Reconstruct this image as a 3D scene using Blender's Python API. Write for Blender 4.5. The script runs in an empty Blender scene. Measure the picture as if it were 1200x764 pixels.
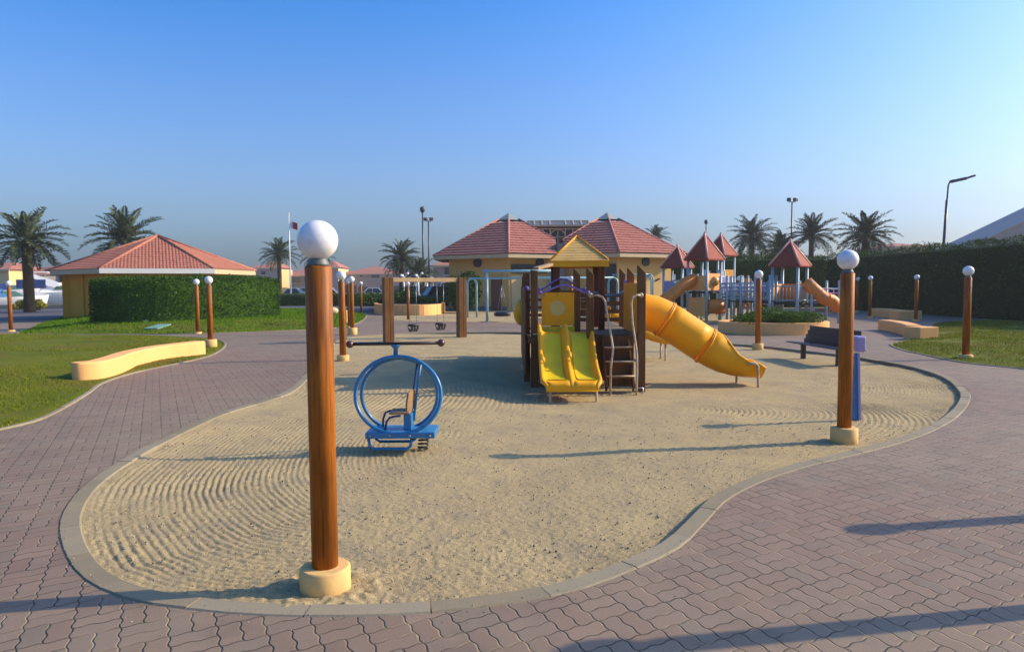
import bpy, bmesh, math, random
import numpy as np
from mathutils import Vector, Matrix

random.seed(7); rng = np.random.default_rng(11)
R = math.radians
scene = bpy.context.scene
COL = scene.collection

# ------------------------------------------------------------------ camera
F_PX, CAM_H = 800.0, 1.7
PITCH, ROLL = R(3.38), R(-0.36)
_F = Vector((0, math.cos(PITCH), -math.sin(PITCH)))
_U0 = Vector((0, math.sin(PITCH), math.cos(PITCH))); _R0 = Vector((1, 0, 0))
_R = _R0*math.cos(ROLL) + _U0*math.sin(ROLL)
_U = -_R0*math.sin(ROLL) + _U0*math.cos(ROLL)
cam_d = bpy.data.cameras.new('camera'); cam = bpy.data.objects.new('camera', cam_d); COL.objects.link(cam)
cam_d.lens = 24; cam_d.sensor_width = 36; cam_d.clip_start = 0.05; cam_d.clip_end = 4000
m = Matrix.Identity(4)
for i in range(3):
    m[i][0], m[i][1], m[i][2] = _R[i], _U[i], -_F[i]
m[0][3], m[1][3], m[2][3] = 0, 0, CAM_H
cam.matrix_world = m
scene.camera = cam

# ------------------------------------------------------------------ sky, sun, exposure
SUN_EL, SUN_AZ = R(28), R(9)          # azimuth counted from +X towards +Y
w = bpy.data.worlds.new('World'); scene.world = w; w.use_nodes = True
nt = w.node_tree
bg = nt.nodes['Background']
sky = nt.nodes.new('ShaderNodeTexSky'); sky.sky_type = 'NISHITA'; sky.sun_disc = False
sky.sun_elevation = SUN_EL; sky.sun_rotation = R(90) - SUN_AZ
sky.altitude = 0; sky.air_density = 1.2; sky.dust_density = 3.6; sky.ozone_density = 10.0
_hs = nt.nodes.new('ShaderNodeHueSaturation'); _hs.inputs['Saturation'].default_value = 1.12
_mx = nt.nodes.new('ShaderNodeMix'); _mx.data_type = 'RGBA'; _mx.blend_type = 'MULTIPLY'; _mx.inputs[0].default_value = 1
_mx.inputs[7].default_value = (1.0, .995, 1.06, 1)
# dusty air near the horizon: paler and less blue a few degrees up, lighter right at the skyline
_tc = nt.nodes.new('ShaderNodeTexCoord'); _sp = nt.nodes.new('ShaderNodeSeparateXYZ'); nt.links.new(_tc.outputs['Generated'], _sp.inputs[0])
def _curve(stops, sock):
    q = nt.nodes.new('ShaderNodeValToRGB'); e = q.color_ramp.elements
    while len(e) < len(stops): e.new(.5)
    for el, (p, v) in zip(e, stops): el.position = p; el.color = (v/2, v/2, v/2, 1)
    nt.links.new(_sp.outputs[2], q.inputs[0])
    mm = nt.nodes.new('ShaderNodeMath'); mm.operation = 'MULTIPLY'; mm.inputs[1].default_value = 2
    nt.links.new(q.outputs[0], mm.inputs[0]); nt.links.new(mm.outputs[0], sock)
_curve([(0, 1.5), (.03, 1.28), (.06, 1.0), (.10, .88), (.18, .97), (.38, 1.15)], _hs.inputs['Saturation'])
_curve([(0, 1.30), (.03, 1.16), (.06, .98), (.10, .88), (.20, .90), (.40, .97)], _hs.inputs['Value'])
nt.links.new(sky.outputs[0], _hs.inputs['Color']); nt.links.new(_hs.outputs[0], _mx.inputs[6])
nt.links.new(_mx.outputs[2], bg.inputs[0]); bg.inputs[1].default_value = 0.15
sun_d = bpy.data.lights.new('sun', 'SUN'); sun_d.energy = 3.3; sun_d.angle = R(0.6); sun_d.color = (1.0, 0.80, 0.53)
sun = bpy.data.objects.new('sun', sun_d); COL.objects.link(sun)
SV = Vector((math.cos(SUN_EL)*math.cos(SUN_AZ), math.cos(SUN_EL)*math.sin(SUN_AZ), math.sin(SUN_EL)))
sun.rotation_euler = SV.to_track_quat('Z', 'Y').to_euler()
sun.location = (30, 5, 30)
vs = scene.view_settings
vs.view_transform = 'Standard'; vs.look = 'None'; vs.gamma = 1; vs.use_curve_mapping = False; vs.exposure = 0.82

# ------------------------------------------------------------------ where things stand: surveyed from the photo
def ray(px, py):
    return _F*F_PX + _R*(px-600) + _U*(382-py)
def G(px, py, z=0.0):
    d = ray(px, py); s = (z-CAM_H)/d.z
    return Vector((d.x*s, d.y*s, z))
def A(px, py, Y):
    d = ray(px, py); s = Y/d.y
    return Vector((d.x*s, Y, CAM_H+d.z*s))

# ------------------------------------------------------------------ mesh helpers
class MB:
    def __init__(s): s.v=[]; s.f=[]; s.sm=[]
    def add(s, vs, fs, smooth=False):
        o=len(s.v); s.v += [tuple(p) for p in vs]; s.f += [tuple(i+o for i in q) for q in fs]; s.sm += [smooth]*len(fs)
        return s
    def bx(s, x0,x1,y0,y1,z0,z1, rz=0, c=None):
        P=[(x0,y0,z0),(x1,y0,z0),(x1,y1,z0),(x0,y1,z0),(x0,y0,z1),(x1,y0,z1),(x1,y1,z1),(x0,y1,z1)]
        if rz:
            cx,cy = c if c else ((x0+x1)/2,(y0+y1)/2); ca,sa=math.cos(rz),math.sin(rz)
            P=[(cx+(x-cx)*ca-(y-cy)*sa, cy+(x-cx)*sa+(y-cy)*ca, z) for x,y,z in P]
        return s.add(P, [(0,3,2,1),(4,5,6,7),(0,1,5,4),(1,2,6,5),(2,3,7,6),(3,0,4,7)])
    def beam(s, a, b, w, h):
        a=Vector(a); b=Vector(b); d=(b-a).normalized()
        up=Vector((0,0,1)) if abs(d.z)<.95 else Vector((0,1,0))
        sx=d.cross(up).normalized(); sy=sx.cross(d).normalized()
        P=[]
        for p in (a,b):
            for i,j in ((-1,-1),(1,-1),(1,1),(-1,1)): P.append(p+sx*(i*w/2)+sy*(j*h/2))
        return s.add(P, [(0,1,2,3),(7,6,5,4),(0,4,5,1),(1,5,6,2),(2,6,7,3),(3,7,4,0)])
    def tube(s, pts, r, n=10, closed=False, caps=True):
        pts=[Vector(p) for p in pts]; N=len(pts)
        rr = r if isinstance(r,(list,tuple)) else [r]*N
        T=[]
        for i in range(N):
            if closed: t=pts[(i+1)%N]-pts[i-1]
            else: t=pts[min(i+1,N-1)]-pts[max(i-1,0)]
            T.append(t.normalized())
        up=Vector((0,0,1)) if abs(T[0].z)<.9 else Vector((0,1,0))
        nx=T[0].cross(up).normalized(); V=[]
        for i in range(N):
            nx=(nx-T[i]*nx.dot(T[i])).normalized(); ny=T[i].cross(nx)
            for k in range(n):
                a=2*math.pi*k/n; V.append(pts[i]+(nx*math.cos(a)+ny*math.sin(a))*rr[i])
        Fs=[]
        for i in range(N if closed else N-1):
            j=(i+1)%N
            for k in range(n):
                k2=(k+1)%n; Fs.append((i*n+k,i*n+k2,j*n+k2,j*n+k))
        s.add(V,Fs,True)
        if caps and not closed:
            o=len(s.v)-len(V)
            s.f.append(tuple(o+k for k in range(n-1,-1,-1))); s.sm.append(False)
            s.f.append(tuple(o+(N-1)*n+k for k in range(n))); s.sm.append(False)
        return s
    def lathe(s, prof, n=24, c=(0,0,0), smooth=True, caps=True):
        V=[]; Fs=[]
        for r,z in prof:
            for k in range(n):
                a=2*math.pi*k/n; V.append((c[0]+r*math.cos(a),c[1]+r*math.sin(a),c[2]+z))
        for i in range(len(prof)-1):
            for k in range(n):
                k2=(k+1)%n; Fs.append((i*n+k,i*n+k2,(i+1)*n+k2,(i+1)*n+k))
        s.add(V,Fs,smooth)
        if caps:
            o=len(s.v)-len(V)
            s.f.append(tuple(o+k for k in range(n-1,-1,-1))); s.sm.append(False)
            s.f.append(tuple(o+(len(prof)-1)*n+k for k in range(n))); s.sm.append(False)
        return s
    def ball(s, c, r, nu=20, nv=12, sc=(1,1,1), z0=-1.0, z1=1.0):
        V=[];Fs=[]
        a0=math.asin(max(-1,z0)); a1=math.asin(min(1,z1))
        for i in range(nv+1):
            e=a0+(a1-a0)*i/nv
            for k in range(nu):
                a=2*math.pi*k/nu
                V.append((c[0]+r*sc[0]*math.cos(e)*math.cos(a), c[1]+r*sc[1]*math.cos(e)*math.sin(a), c[2]+r*sc[2]*math.sin(e)))
        for i in range(nv):
            for k in range(nu):
                k2=(k+1)%nu; Fs.append((i*nu+k,i*nu+k2,(i+1)*nu+k2,(i+1)*nu+k))
        return s.add(V,Fs,True)
    def prism(s, poly, z0, z1):
        n=len(poly)
        V=[(p[0],p[1],z0) for p in poly]+[(p[0],p[1],z1) for p in poly]
        Fs=[tuple(range(n-1,-1,-1)),tuple(range(n,2*n))]+[(i,(i+1)%n,n+(i+1)%n,n+i) for i in range(n)]
        return s.add(V,Fs)
    def plate(s, poly, frame, t):
        """poly in (u,v) of a frame (origin, U, V); thickness t along U x V"""
        o,U,V_=[Vector(q) for q in frame]; W=U.cross(V_).normalized(); n=len(poly)
        Vv=[o+U*p[0]+V_*p[1]-W*(t/2) for p in poly]+[o+U*p[0]+V_*p[1]+W*(t/2) for p in poly]
        Fs=[tuple(range(n-1,-1,-1)),tuple(range(n,2*n))]+[(i,(i+1)%n,n+(i+1)%n,n+i) for i in range(n)]
        return s.add(Vv,Fs)
    def sheet(s, rows, smooth=True, closed=False):
        n=len(rows[0]); V=[p for r in rows for p in r]; Fs=[]
        for i in range(len(rows)-1):
            for k in range(n if closed else n-1):
                k2=(k+1)%n; Fs.append((i*n+k,i*n+k2,(i+1)*n+k2,(i+1)*n+k))
        return s.add(V,Fs,smooth)
    def build(s, name, mat, parent=None, bevel=0, solid=0, sub=0, origin=None):
        o = origin
        if o is None and parent is not None:
            rt=parent
            while rt.parent: rt=rt.parent
            o=rt.location
        V=s.v if o is None else [(p[0]-o[0],p[1]-o[1],p[2]-o[2]) for p in s.v]
        me=bpy.data.meshes.new(name); me.from_pydata(V,[],s.f)
        me.polygons.foreach_set('use_smooth', s.sm); me.update()
        if mat: me.materials.append(mat)
        ob=bpy.data.objects.new(name,me); COL.objects.link(ob)
        if parent is not None: ob.parent=parent
        elif origin is not None: ob.location=origin
        if solid:
            md=ob.modifiers.new('solid','SOLIDIFY'); md.thickness=solid; md.offset=0
        if bevel:
            md=ob.modifiers.new('bevel','BEVEL'); md.width=bevel; md.segments=2; md.limit_method='ANGLE'
        if sub:
            md=ob.modifiers.new('sub','SUBSURF'); md.levels=sub; md.render_levels=sub
        return ob

def tag(o, label=None, cat=None, group=None, kind=None):
    if label: o['label']=label
    if cat: o['category']=cat
    if group: o['group']=group
    if kind: o['kind']=kind
    return o
def thing(name, label, cat, loc, group=None, rz=0):
    o=bpy.data.objects.new(name,None); COL.objects.link(o); o.location=loc; o.rotation_euler=(0,0,rz)
    o.empty_display_size=.2
    return tag(o,label,cat,group)
def copy_tree(o, parent=None, kids=None):
    c=o.copy(); COL.objects.link(c)
    if parent is not None: c.parent=parent
    for ch in [x for x in bpy.data.objects if x.parent==o]: copy_tree(ch,c)
    return c
def npmesh(name, V, Fq, mat, smooth=False, parent=None, origin=None):
    """fast mesh: V (n,3), Fq (m,k) same-size faces"""
    V=np.asarray(V,dtype=np.float32)
    if parent is not None:
        rt=parent
        while rt.parent: rt=rt.parent
        V=V-np.array(rt.location,dtype=np.float32)
    if origin is not None: V=V-np.array(origin,dtype=np.float32)
    Fq=np.asarray(Fq,dtype=np.int32); k=Fq.shape[1]
    me=bpy.data.meshes.new(name)
    me.vertices.add(len(V)); me.vertices.foreach_set('co',V.ravel())
    me.loops.add(Fq.size); me.loops.foreach_set('vertex_index',Fq.ravel())
    me.polygons.add(len(Fq)); me.polygons.foreach_set('loop_start',np.arange(0,Fq.size,k,dtype=np.int32))
    me.polygons.foreach_set('loop_total',np.full(len(Fq),k,dtype=np.int32))
    me.polygons.foreach_set('use_smooth',np.full(len(Fq),smooth))
    me.update(calc_edges=True); me.validate()
    if mat: me.materials.append(mat)
    ob=bpy.data.objects.new(name,me); COL.objects.link(ob)
    if parent is not None: ob.parent=parent
    elif origin is not None: ob.location=origin
    return ob

# value noise + polygon tools in numpy
_lat = rng.random((256,256))
def vnoise(x,y,seed=0):
    x=np.asarray(x)+seed*17.3; y=np.asarray(y)+seed*9.7
    xi=np.floor(x).astype(int); yi=np.floor(y).astype(int); fx=x-xi; fy=y-yi
    fx=fx*fx*(3-2*fx); fy=fy*fy*(3-2*fy)
    g=lambda a,b:_lat[a%256,b%256]
    return ((g(xi,yi)*(1-fx)+g(xi+1,yi)*fx)*(1-fy)+(g(xi,yi+1)*(1-fx)+g(xi+1,yi+1)*fx)*fy)*2-1
def inside(x,y,poly):
    P=np.asarray(poly); r=np.zeros(x.shape,bool)
    for i in range(len(P)):
        x1,y1=P[i]; x2,y2=P[i-1]
        c=((y1>y)!=(y2>y)); 
        with np.errstate(divide='ignore',invalid='ignore'):
            r ^= c & (x < (x2-x1)*(y-y1)/(y2-y1)+x1)
    return r
def pdist(x,y,poly):
    P=np.asarray(poly); d=np.full(x.shape,1e9)
    for i in range(len(P)):
        ax,ay=P[i-1]; bx,by=P[i]; dx,dy=bx-ax,by-ay; L=dx*dx+dy*dy+1e-12
        t=np.clip(((x-ax)*dx+(y-ay)*dy)/L,0,1)
        d=np.minimum(d,(x-ax-t*dx)**2+(y-ay-t*dy)**2)
    return np.sqrt(d)
def smooth_loop(pts, n=6, closed=True):
    """Catmull-Rom through 2D points"""
    P=[Vector((p[0],p[1])) for p in pts]; out=[]; N=len(P)
    for i in range(N if closed else N-1):
        if closed: p0,p1,p2,p3=P[i-1],P[i],P[(i+1)%N],P[(i+2)%N]
        else: p0,p1,p2,p3=P[max(i-1,0)],P[i],P[i+1],P[min(i+2,N-1)]
        for k in range(n):
            t=k/n
            q=.5*((2*p1)+(p2-p0)*t+(2*p0-5*p1+4*p2-p3)*t*t+(3*p1-p0-3*p2+p3)*t**3)
            out.append((q.x,q.y))
    if not closed: out.append((P[-1].x,P[-1].y))
    return out
def resample(loop, step, closed=True):
    P=[Vector(p) for p in loop]
    if closed: P=P+[P[0]]
    L=[0]
    for i in range(len(P)-1): L.append(L[-1]+(P[i+1]-P[i]).length)
    n=max(3,int(round(L[-1]/step))); out=[]; j=0
    for k in range(n if closed else n+1):
        t=L[-1]*k/n
        while j<len(P)-2 and L[j+1]<t: j+=1
        f=(t-L[j])/max(1e-9,L[j+1]-L[j]); q=P[j].lerp(P[j+1],min(1,f)); out.append(tuple(q))
    return out
def area(l): return sum(l[i-1][0]*l[i][1]-l[i][0]*l[i-1][1] for i in range(len(l)))/2
def offset(loop, d):
    """offset a closed loop outwards by d"""
    s=1 if area(loop)>0 else -1; out=[]; N=len(loop)
    for i in range(N):
        t=Vector(loop[(i+1)%N])-Vector(loop[i-1]); t.normalize(); nrm=Vector((t.y,-t.x))*s
        out.append((loop[i][0]+nrm.x*d,loop[i][1]+nrm.y*d))
    return out

# ------------------------------------------------------------------ materials
def new_mat(name):
    mt=bpy.data.materials.new(name); mt.use_nodes=True; n=mt.node_tree
    return mt, n, n.nodes['Principled BSDF']
def mathn(n, op, a, b=None, c=None):
    q=n.nodes.new('ShaderNodeMath'); q.operation=op
    for i,x in enumerate((a,b,c)):
        if x is None: continue
        if hasattr(x,'is_output') or hasattr(x,'links'): n.links.new(x,q.inputs[i])
        else: q.inputs[i].default_value=x
    return q.outputs[0]
def mixc(n, fac, a, b, mode='MIX'):
    q=n.nodes.new('ShaderNodeMix'); q.data_type='RGBA'; q.blend_type=mode
    for sock,x in ((q.inputs[0],fac),(q.inputs[6],a),(q.inputs[7],b)):
        if hasattr(x,'links'): n.links.new(x,sock)
        elif isinstance(x,(tuple,list)): sock.default_value=(*x[:3],1)
        else: sock.default_value=x
    return q.outputs[2]
def ramp(n, fac, stops):
    q=n.nodes.new('ShaderNodeValToRGB'); e=q.color_ramp.elements
    while len(e)<len(stops): e.new(.5)
    for el,(p,c) in zip(e,stops):
        el.position=p; el.color=(*c,1) if isinstance(c,(tuple,list)) else (c,c,c,1)
    n.links.new(fac,q.inputs[0]); return q.outputs[0]
def coords(n, stretch=(1,1,1), world=False, rnd=True):
    if world:
        v=n.nodes.new('ShaderNodeNewGeometry').outputs['Position']
    else:
        v=n.nodes.new('ShaderNodeTexCoord').outputs['Object']
        if rnd:
            oi=n.nodes.new('ShaderNodeObjectInfo'); ad=n.nodes.new('ShaderNodeVectorMath'); ad.operation='MULTIPLY_ADD'
            n.links.new(oi.outputs['Random'],ad.inputs[0]); ad.inputs[1].default_value=(13,7,9); n.links.new(v,ad.inputs[2]); v=ad.outputs[0]
    mp=n.nodes.new('ShaderNodeMapping'); n.links.new(v,mp.inputs[0]); mp.inputs['Scale'].default_value=stretch
    return mp.outputs[0]
def noise(n, v, scale, detail=4, rough=.55):
    q=n.nodes.new('ShaderNodeTexNoise'); n.links.new(v,q.inputs['Vector']); q.inputs['Scale'].default_value=scale
    q.inputs['Detail'].default_value=detail; q.inputs['Roughness'].default_value=rough
    return q.outputs[0]
def bumpn(n, b, h, strength=.3, dist=.01, prev=None):
    q=n.nodes.new('ShaderNodeBump'); q.inputs['Strength'].default_value=strength; q.inputs['Distance'].default_value=dist
    n.links.new(h,q.inputs['Height'])
    if prev is not None: n.links.new(prev,q.inputs['Normal'])
    if b is not None: n.links.new(q.outputs[0],b.inputs['Normal'])
    return q.outputs[0]
def warm(c):
    return (min(c[0]*1.06,.9),c[1]*.95,c[2]*.68) if c[2]<.8*c[0] else c
def MAT(name, c1, c2=None, rough=.55, scale=4, bump=.15, bscale=60, stretch=(1,1,1), metal=0, spec=.5, dirt=None, dscale=1.5, bdist=.004):
    mt,n,b=new_mat(name)
    if rough>=.6: spec=min(spec,.2)
    c1=warm(c1); c2=c2 and warm(c2); dirt=dirt and warm(dirt)
    c2=c2 or tuple(x*.8 for x in c1)
    v=coords(n,stretch)
    f=ramp(n,noise(n,v,scale,6,.6),[(.3,0.0),(.7,1.0)])
    c=mixc(n,f,c1,c2)
    if dirt:
        d=ramp(n,noise(n,coords(n,(1,1,1)),dscale,7,.65),[(.5,0.0),(.72,1.0)])
        c=mixc(n,d,c,dirt)
    n.links.new(c,b.inputs['Base Color'])
    b.inputs['Roughness'].default_value=rough; b.inputs['Metallic'].default_value=metal; b.inputs['Specular IOR Level'].default_value=spec
    if bump: bumpn(n,b,noise(n,v,bscale,3),bump,bdist)
    return mt
def WOOD(name, c1, c2, c3, rough=.5, coat=0, gs=(14,14,.9)):
    mt,n,b=new_mat(name); c1,c2,c3=warm(c1),warm(c2),warm(c3); b.inputs['Specular IOR Level'].default_value=.2
    v=coords(n,gs)
    a=noise(n,v,2.2,8,.7); k=noise(n,coords(n,(38,38,1.3)),2,5,.7)
    f=ramp(n,a,[(.38,0.0),(.60,1.0)])
    c=mixc(n,f,c1,c2)
    c=mixc(n,ramp(n,k,[(.54,0.0),(.66,1.0)]),c,c3)
    big=noise(n,coords(n,(1,1,.6)),2.5,3)
    c=mixc(n,ramp(n,big,[(.35,.0),(.75,.55)]),c,c3)
    n.links.new(c,b.inputs['Base Color']); b.inputs['Roughness'].default_value=rough
    b.inputs['Coat Weight'].default_value=coat; b.inputs['Coat Roughness'].default_value=.35
    bumpn(n,b,k,.35,.004)
    return mt
def LEAF(name, cols, rough=.55, trans=.2):
    mt,n,b=new_mat(name)
    g=n.nodes.new('ShaderNodeNewGeometry')
    st=[(i/(len(cols)-1),c) for i,c in enumerate(cols)]
    c=ramp(n,g.outputs['Random Per Island'],st)
    pn=noise(n,coords(n,(1,1,1),True),.9,3)
    c=mixc(n,ramp(n,pn,[(.35,.0),(.65,.5)]),c,cols[0])
    n.links.new(c,b.inputs['Base Color']); b.inputs['Roughness'].default_value=.75; b.inputs['Specular IOR Level'].default_value=.08
    if trans:
        t=n.nodes.new('ShaderNodeBsdfTranslucent'); n.links.new(c,t.inputs[0])
        mx=n.nodes.new('ShaderNodeMixShader'); mx.inputs[0].default_value=trans
        n.links.new(b.outputs[0],mx.inputs[1]); n.links.new(t.outputs[0],mx.inputs[2])
        n.links.new(mx.outputs[0],n.nodes['Material Output'].inputs[0])
    return mt

# --- paver: basket-weave of zigzag blocks, 225 x 112 mm, turned 27 degrees
def make_paver():
    mt,n,b=new_mat('paver_blocks')
    pos=n.nodes.new('ShaderNodeNewGeometry').outputs['Position']
    mp=n.nodes.new('ShaderNodeMapping'); n.links.new(pos,mp.inputs[0])
    mp.inputs['Rotation'].default_value=(0,0,R(-27.5)); mp.inputs['Scale'].default_value=(1/.215,1/.215,1)
    sp=n.nodes.new('ShaderNodeSeparateXYZ'); n.links.new(mp.outputs[0],sp.inputs[0])
    u0,v0=sp.outputs[0],sp.outputs[1]
    def tri(x):   # smooth zigzag, 2 teeth per module
        return mathn(n,'MULTIPLY',mathn(n,'SINE',mathn(n,'MULTIPLY',x,4*math.pi)),.027)
    u=mathn(n,'ADD',u0,tri(v0)); v=mathn(n,'ADD',v0,tri(u0))
    iu=mathn(n,'FLOOR',u); iv=mathn(n,'FLOOR',v); fu=mathn(n,'FRACT',u); fv=mathn(n,'FRACT',v)
    par=mathn(n,'FRACT',mathn(n,'MULTIPLY',mathn(n,'ADD',iu,iv),.5))   # 0 or .5
    par=mathn(n,'GREATER_THAN',par,.25)
    eu=mathn(n,'MINIMUM',fu,mathn(n,'SUBTRACT',1,fu)); ev=mathn(n,'MINIMUM',fv,mathn(n,'SUBTRACT',1,fv))
    mu=mathn(n,'ABSOLUTE',mathn(n,'SUBTRACT',fu,.5)); mv=mathn(n,'ABSOLUTE',mathn(n,'SUBTRACT',fv,.5))
    mid=mathn(n,'ADD',mathn(n,'MULTIPLY',par,mu),mathn(n,'MULTIPLY',mathn(n,'SUBTRACT',1,par),mv))
    d=mathn(n,'MINIMUM',mathn(n,'MINIMUM',eu,ev),mid)
    half=mathn(n,'ADD',mathn(n,'MULTIPLY',par,mathn(n,'GREATER_THAN',fu,.5)),mathn(n,'MULTIPLY',mathn(n,'SUBTRACT',1,par),mathn(n,'GREATER_THAN',fv,.5)))
    cx=n.nodes.new('ShaderNodeCombineXYZ')
    for i,x in enumerate((iu,iv,half)): n.links.new(x,cx.inputs[i])
    wn=n.nodes.new('ShaderNodeTexWhiteNoise'); wn.noise_dimensions='3D'; n.links.new(cx.outputs[0],wn.inputs[0])
    wv=coords(n,(1,1,1),True)
    c=ramp(n,wn.outputs[0],[(0,(0.207,0.137,0.091)),(.35,(0.245,0.165,0.108)),(.6,(0.216,0.157,0.108)),(.8,(0.262,0.181,0.118)),(1,(0.186,0.149,0.103))])
    big=noise(n,wv,.35,5); c=mixc(n,ramp(n,big,[(.4,0.0),(.66,.7)]),c,(0.280,0.217,0.138))
    med=noise(n,wv,2.2,6,.65); c=mixc(n,ramp(n,med,[(.50,0.0),(.70,.75)]),c,(0.170,0.125,0.086))
    fine=noise(n,wv,90,3,.7); c=mixc(n,ramp(n,fine,[(.3,.28),(.6,0.0)]),c,(0.102,0.076,0.053))
    red=noise(n,wv,.22,3); 
    sx=n.nodes.new('ShaderNodeSeparateXYZ'); n.links.new(pos,sx.inputs[0])
    c=mixc(n,ramp(n,red,[(.5,0.0),(.7,.4)]),c,(0.280,0.145,0.094))
    joint=ramp(n,d,[(.011,0.0),(.030,1.0)])
    sandy=ramp(n,noise(n,wv,3,3),[(.47,0.0),(.66,1.0)])
    jc=mixc(n,sandy,(0.084,0.065,0.041),(0.305,0.226,0.118))
    c=mixc(n,joint,jc,c)
    n.links.new(c,b.inputs['Base Color']); b.inputs['Roughness'].default_value=.75; b.inputs['Specular IOR Level'].default_value=.3
    hgt=ramp(n,d,[(.0,0.0),(.032,1.0)])
    tl=mathn(n,'MULTIPLY',wn.outputs[0],.22); hh=mathn(n,'ADD',hgt,tl)
    b1=bumpn(n,None,hh,.75,.006)
    bumpn(n,b,noise(n,wv,140,4,.7),.3,.003,b1)
    return mt
M={}
M['paver']=make_paver()
def make_sand():
    mt,n,b=new_mat('raked_sand')
    wv=coords(n,(1,1,1),True)
    c=mixc(n,ramp(n,noise(n,wv,1.3,5),[(.35,0.0),(.7,1.0)]),(.445,.345,.170),(.375,.29,.148))
    f1=noise(n,wv,160,3,.75); c=mixc(n,ramp(n,noise(n,wv,2.6,6,.7),[(.50,0.0),(.70,.55)]),c,(.30,.25,.17)); f1=f1
    c=mixc(n,ramp(n,f1,[(.37,.85),(.48,0.0)]),c,(.14,.105,.065))
    f2=noise(n,wv,75,2,.8); c=mixc(n,ramp(n,f2,[(.6,0.0),(.68,.6)]),c,(.58,.47,.31))
    n.links.new(c,b.inputs['Base Color']); b.inputs['Roughness'].default_value=.95; b.inputs['Specular IOR Level'].default_value=.1
    b1=bumpn(n,None,noise(n,wv,45,5,.75),.8,.012)
    bumpn(n,b,f1,.6,.006,b1)
    return mt
M['sand']=make_sand()
M['kerb']=MAT('kerb_concrete',(.26,.24,.19),(.22,.20,.16),.85,3,.5,70,dirt=(.33,.27,.17),dscale=4)
_k=M['kerb'].node_tree; _b=_k.nodes['Principled BSDF']; _l=_b.inputs['Base Color'].links[0].from_socket
_g=_k.nodes.new('ShaderNodeNewGeometry'); _c=mixc(_k,.55,_l,ramp(_k,_g.outputs['Random Per Island'],[(0,(.20,.165,.11)),(.5,(.27,.23,.155)),(1,(.31,.27,.19))])); _k.links.new(_c,_b.inputs['Base Color'])
M['ground']=MAT('bare_ground',(.36,.29,.2),(.3,.24,.17),.95,.3,.3,10)
M['asphalt']=MAT('asphalt',(.115,.11,.115),(.085,.085,.09),.9,.6,.4,60)
M['concrete']=MAT('concrete',(.42,.38,.32),(.34,.31,.27),.85,2,.3,60)
def make_lawn():
    mt,n,b=new_mat('lawn_turf')
    wv=coords(n,(1,1,1),True)
    c=mixc(n,ramp(n,noise(n,wv,.8,5),[(.35,0.0),(.65,1.0)]),(.135,.175,.010),(.20,.20,.016))
    c=mixc(n,ramp(n,noise(n,wv,.55,5,.6),[(.52,0.0),(.68,.75)]),c,(.21,.13,.035))
    c=mixc(n,ramp(n,noise(n,wv,40,4,.7),[(.35,.7),(.6,0.0)]),c,(.04,.055,.006))
    n.links.new(c,b.inputs['Base Color']); b.inputs['Roughness'].default_value=.9; b.inputs['Specular IOR Level'].default_value=.1
    bumpn(n,b,noise(n,wv,60,5,.8),.9,.03)
    return mt
M['lawn']=make_lawn()
M['cream']=MAT('cream_render',(.85,.49,.245),(.82,.46,.22),.8,1.5,.25,50,dirt=(.62,.42,.21),dscale=1.2)
M['post']=WOOD('varnished_post',(.44,.160,.020),(.27,.088,.013),(.085,.028,.007),.5,0)
M['globe']=MAT('opal_globe',(.80,.79,.76),(.77,.76,.73),.22,6,0,10,dirt=(.62,.60,.55),dscale=7)
M['collar']=MAT('grey_green_metal',(.13,.15,.13),(.09,.10,.09),.5,20,.1)
M['lampbase']=MAT('painted_concrete_foot',(.72,.50,.25),(.66,.45,.22),.8,4,.3,60,dirt=(.5,.37,.22),dscale=5)
M['darkwood']=WOOD('dark_timber',(.19,.092,.042),(.13,.064,.031),(.045,.025,.015),.6,0)
M['redwood']=WOOD('red_timber',(.17,.055,.025),(.12,.04,.02),(.05,.02,.012),.6,0)
M['oldwood']=WOOD('weathered_timber',(.26,.13,.05),(.18,.085,.035),(.07,.035,.02),.65,0)
M['palewood']=WOOD('pale_timber',(.42,.33,.24),(.34,.26,.18),(.18,.13,.09),.7,0,(.9,14,14))
M['deck']=WOOD('grey_deck_boards',(.25,.21,.18),(.18,.15,.13),(.08,.07,.06),.8,0,(1.2,12,12))
M['yellow']=MAT('yellow_plastic',(.82,.41,.010),(.79,.385,.009),.45,1,.04,30,spec=.22,dirt=(.68,.34,.02),dscale=1.6)
M['lime']=MAT('lime_plastic',(.74,.62,.010),(.69,.56,.010),.45,3,.05,30,spec=.3,dirt=(.55,.48,.06),dscale=3)
M['ivory']=MAT('ivory_disc',(.60,.52,.2),(.54,.46,.17),.4,6,0)
M['tanroof']=MAT('faded_yellow_roof',(.72,.50,.22),(.62,.43,.19),.6,5,.2,40,dirt=(.38,.27,.12),dscale=4)
M['purple']=MAT('purple_plastic',(.22,.13,.38),(.19,.11,.33),.4,4,0)
M['lilac']=MAT('lilac_paint',(.36,.29,.48),(.32,.26,.43),.5,4,.1)
M['whitetube']=MAT('powder_white_tube',(.48,.42,.37),(.38,.32,.27),.5,9,.1,60,dirt=(.30,.17,.10),dscale=9)
M['steel']=MAT('steel',(.4,.4,.4),(.32,.32,.32),.35,10,.05,metal=.8)
M['blue']=MAT('blue_enamel',(.02,.175,.36),(.018,.15,.31),.32,5,.05,50,dirt=(.05,.20,.38),dscale=8)
M['darkblue']=MAT('dark_blue_enamel',(.015,.05,.17),(.012,.04,.14),.35,5,.05)
M['seat']=MAT('worn_seat_board',(.32,.22,.16),(.23,.15,.11),.6,8,.2)
M['rotor']=MAT('dark_brown_grip',(.035,.018,.014),(.025,.012,.01),.35,8,.05)
M['knob']=MAT('brown_ball',(.10,.035,.028),(.08,.028,.022),.28,8,.05)
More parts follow.
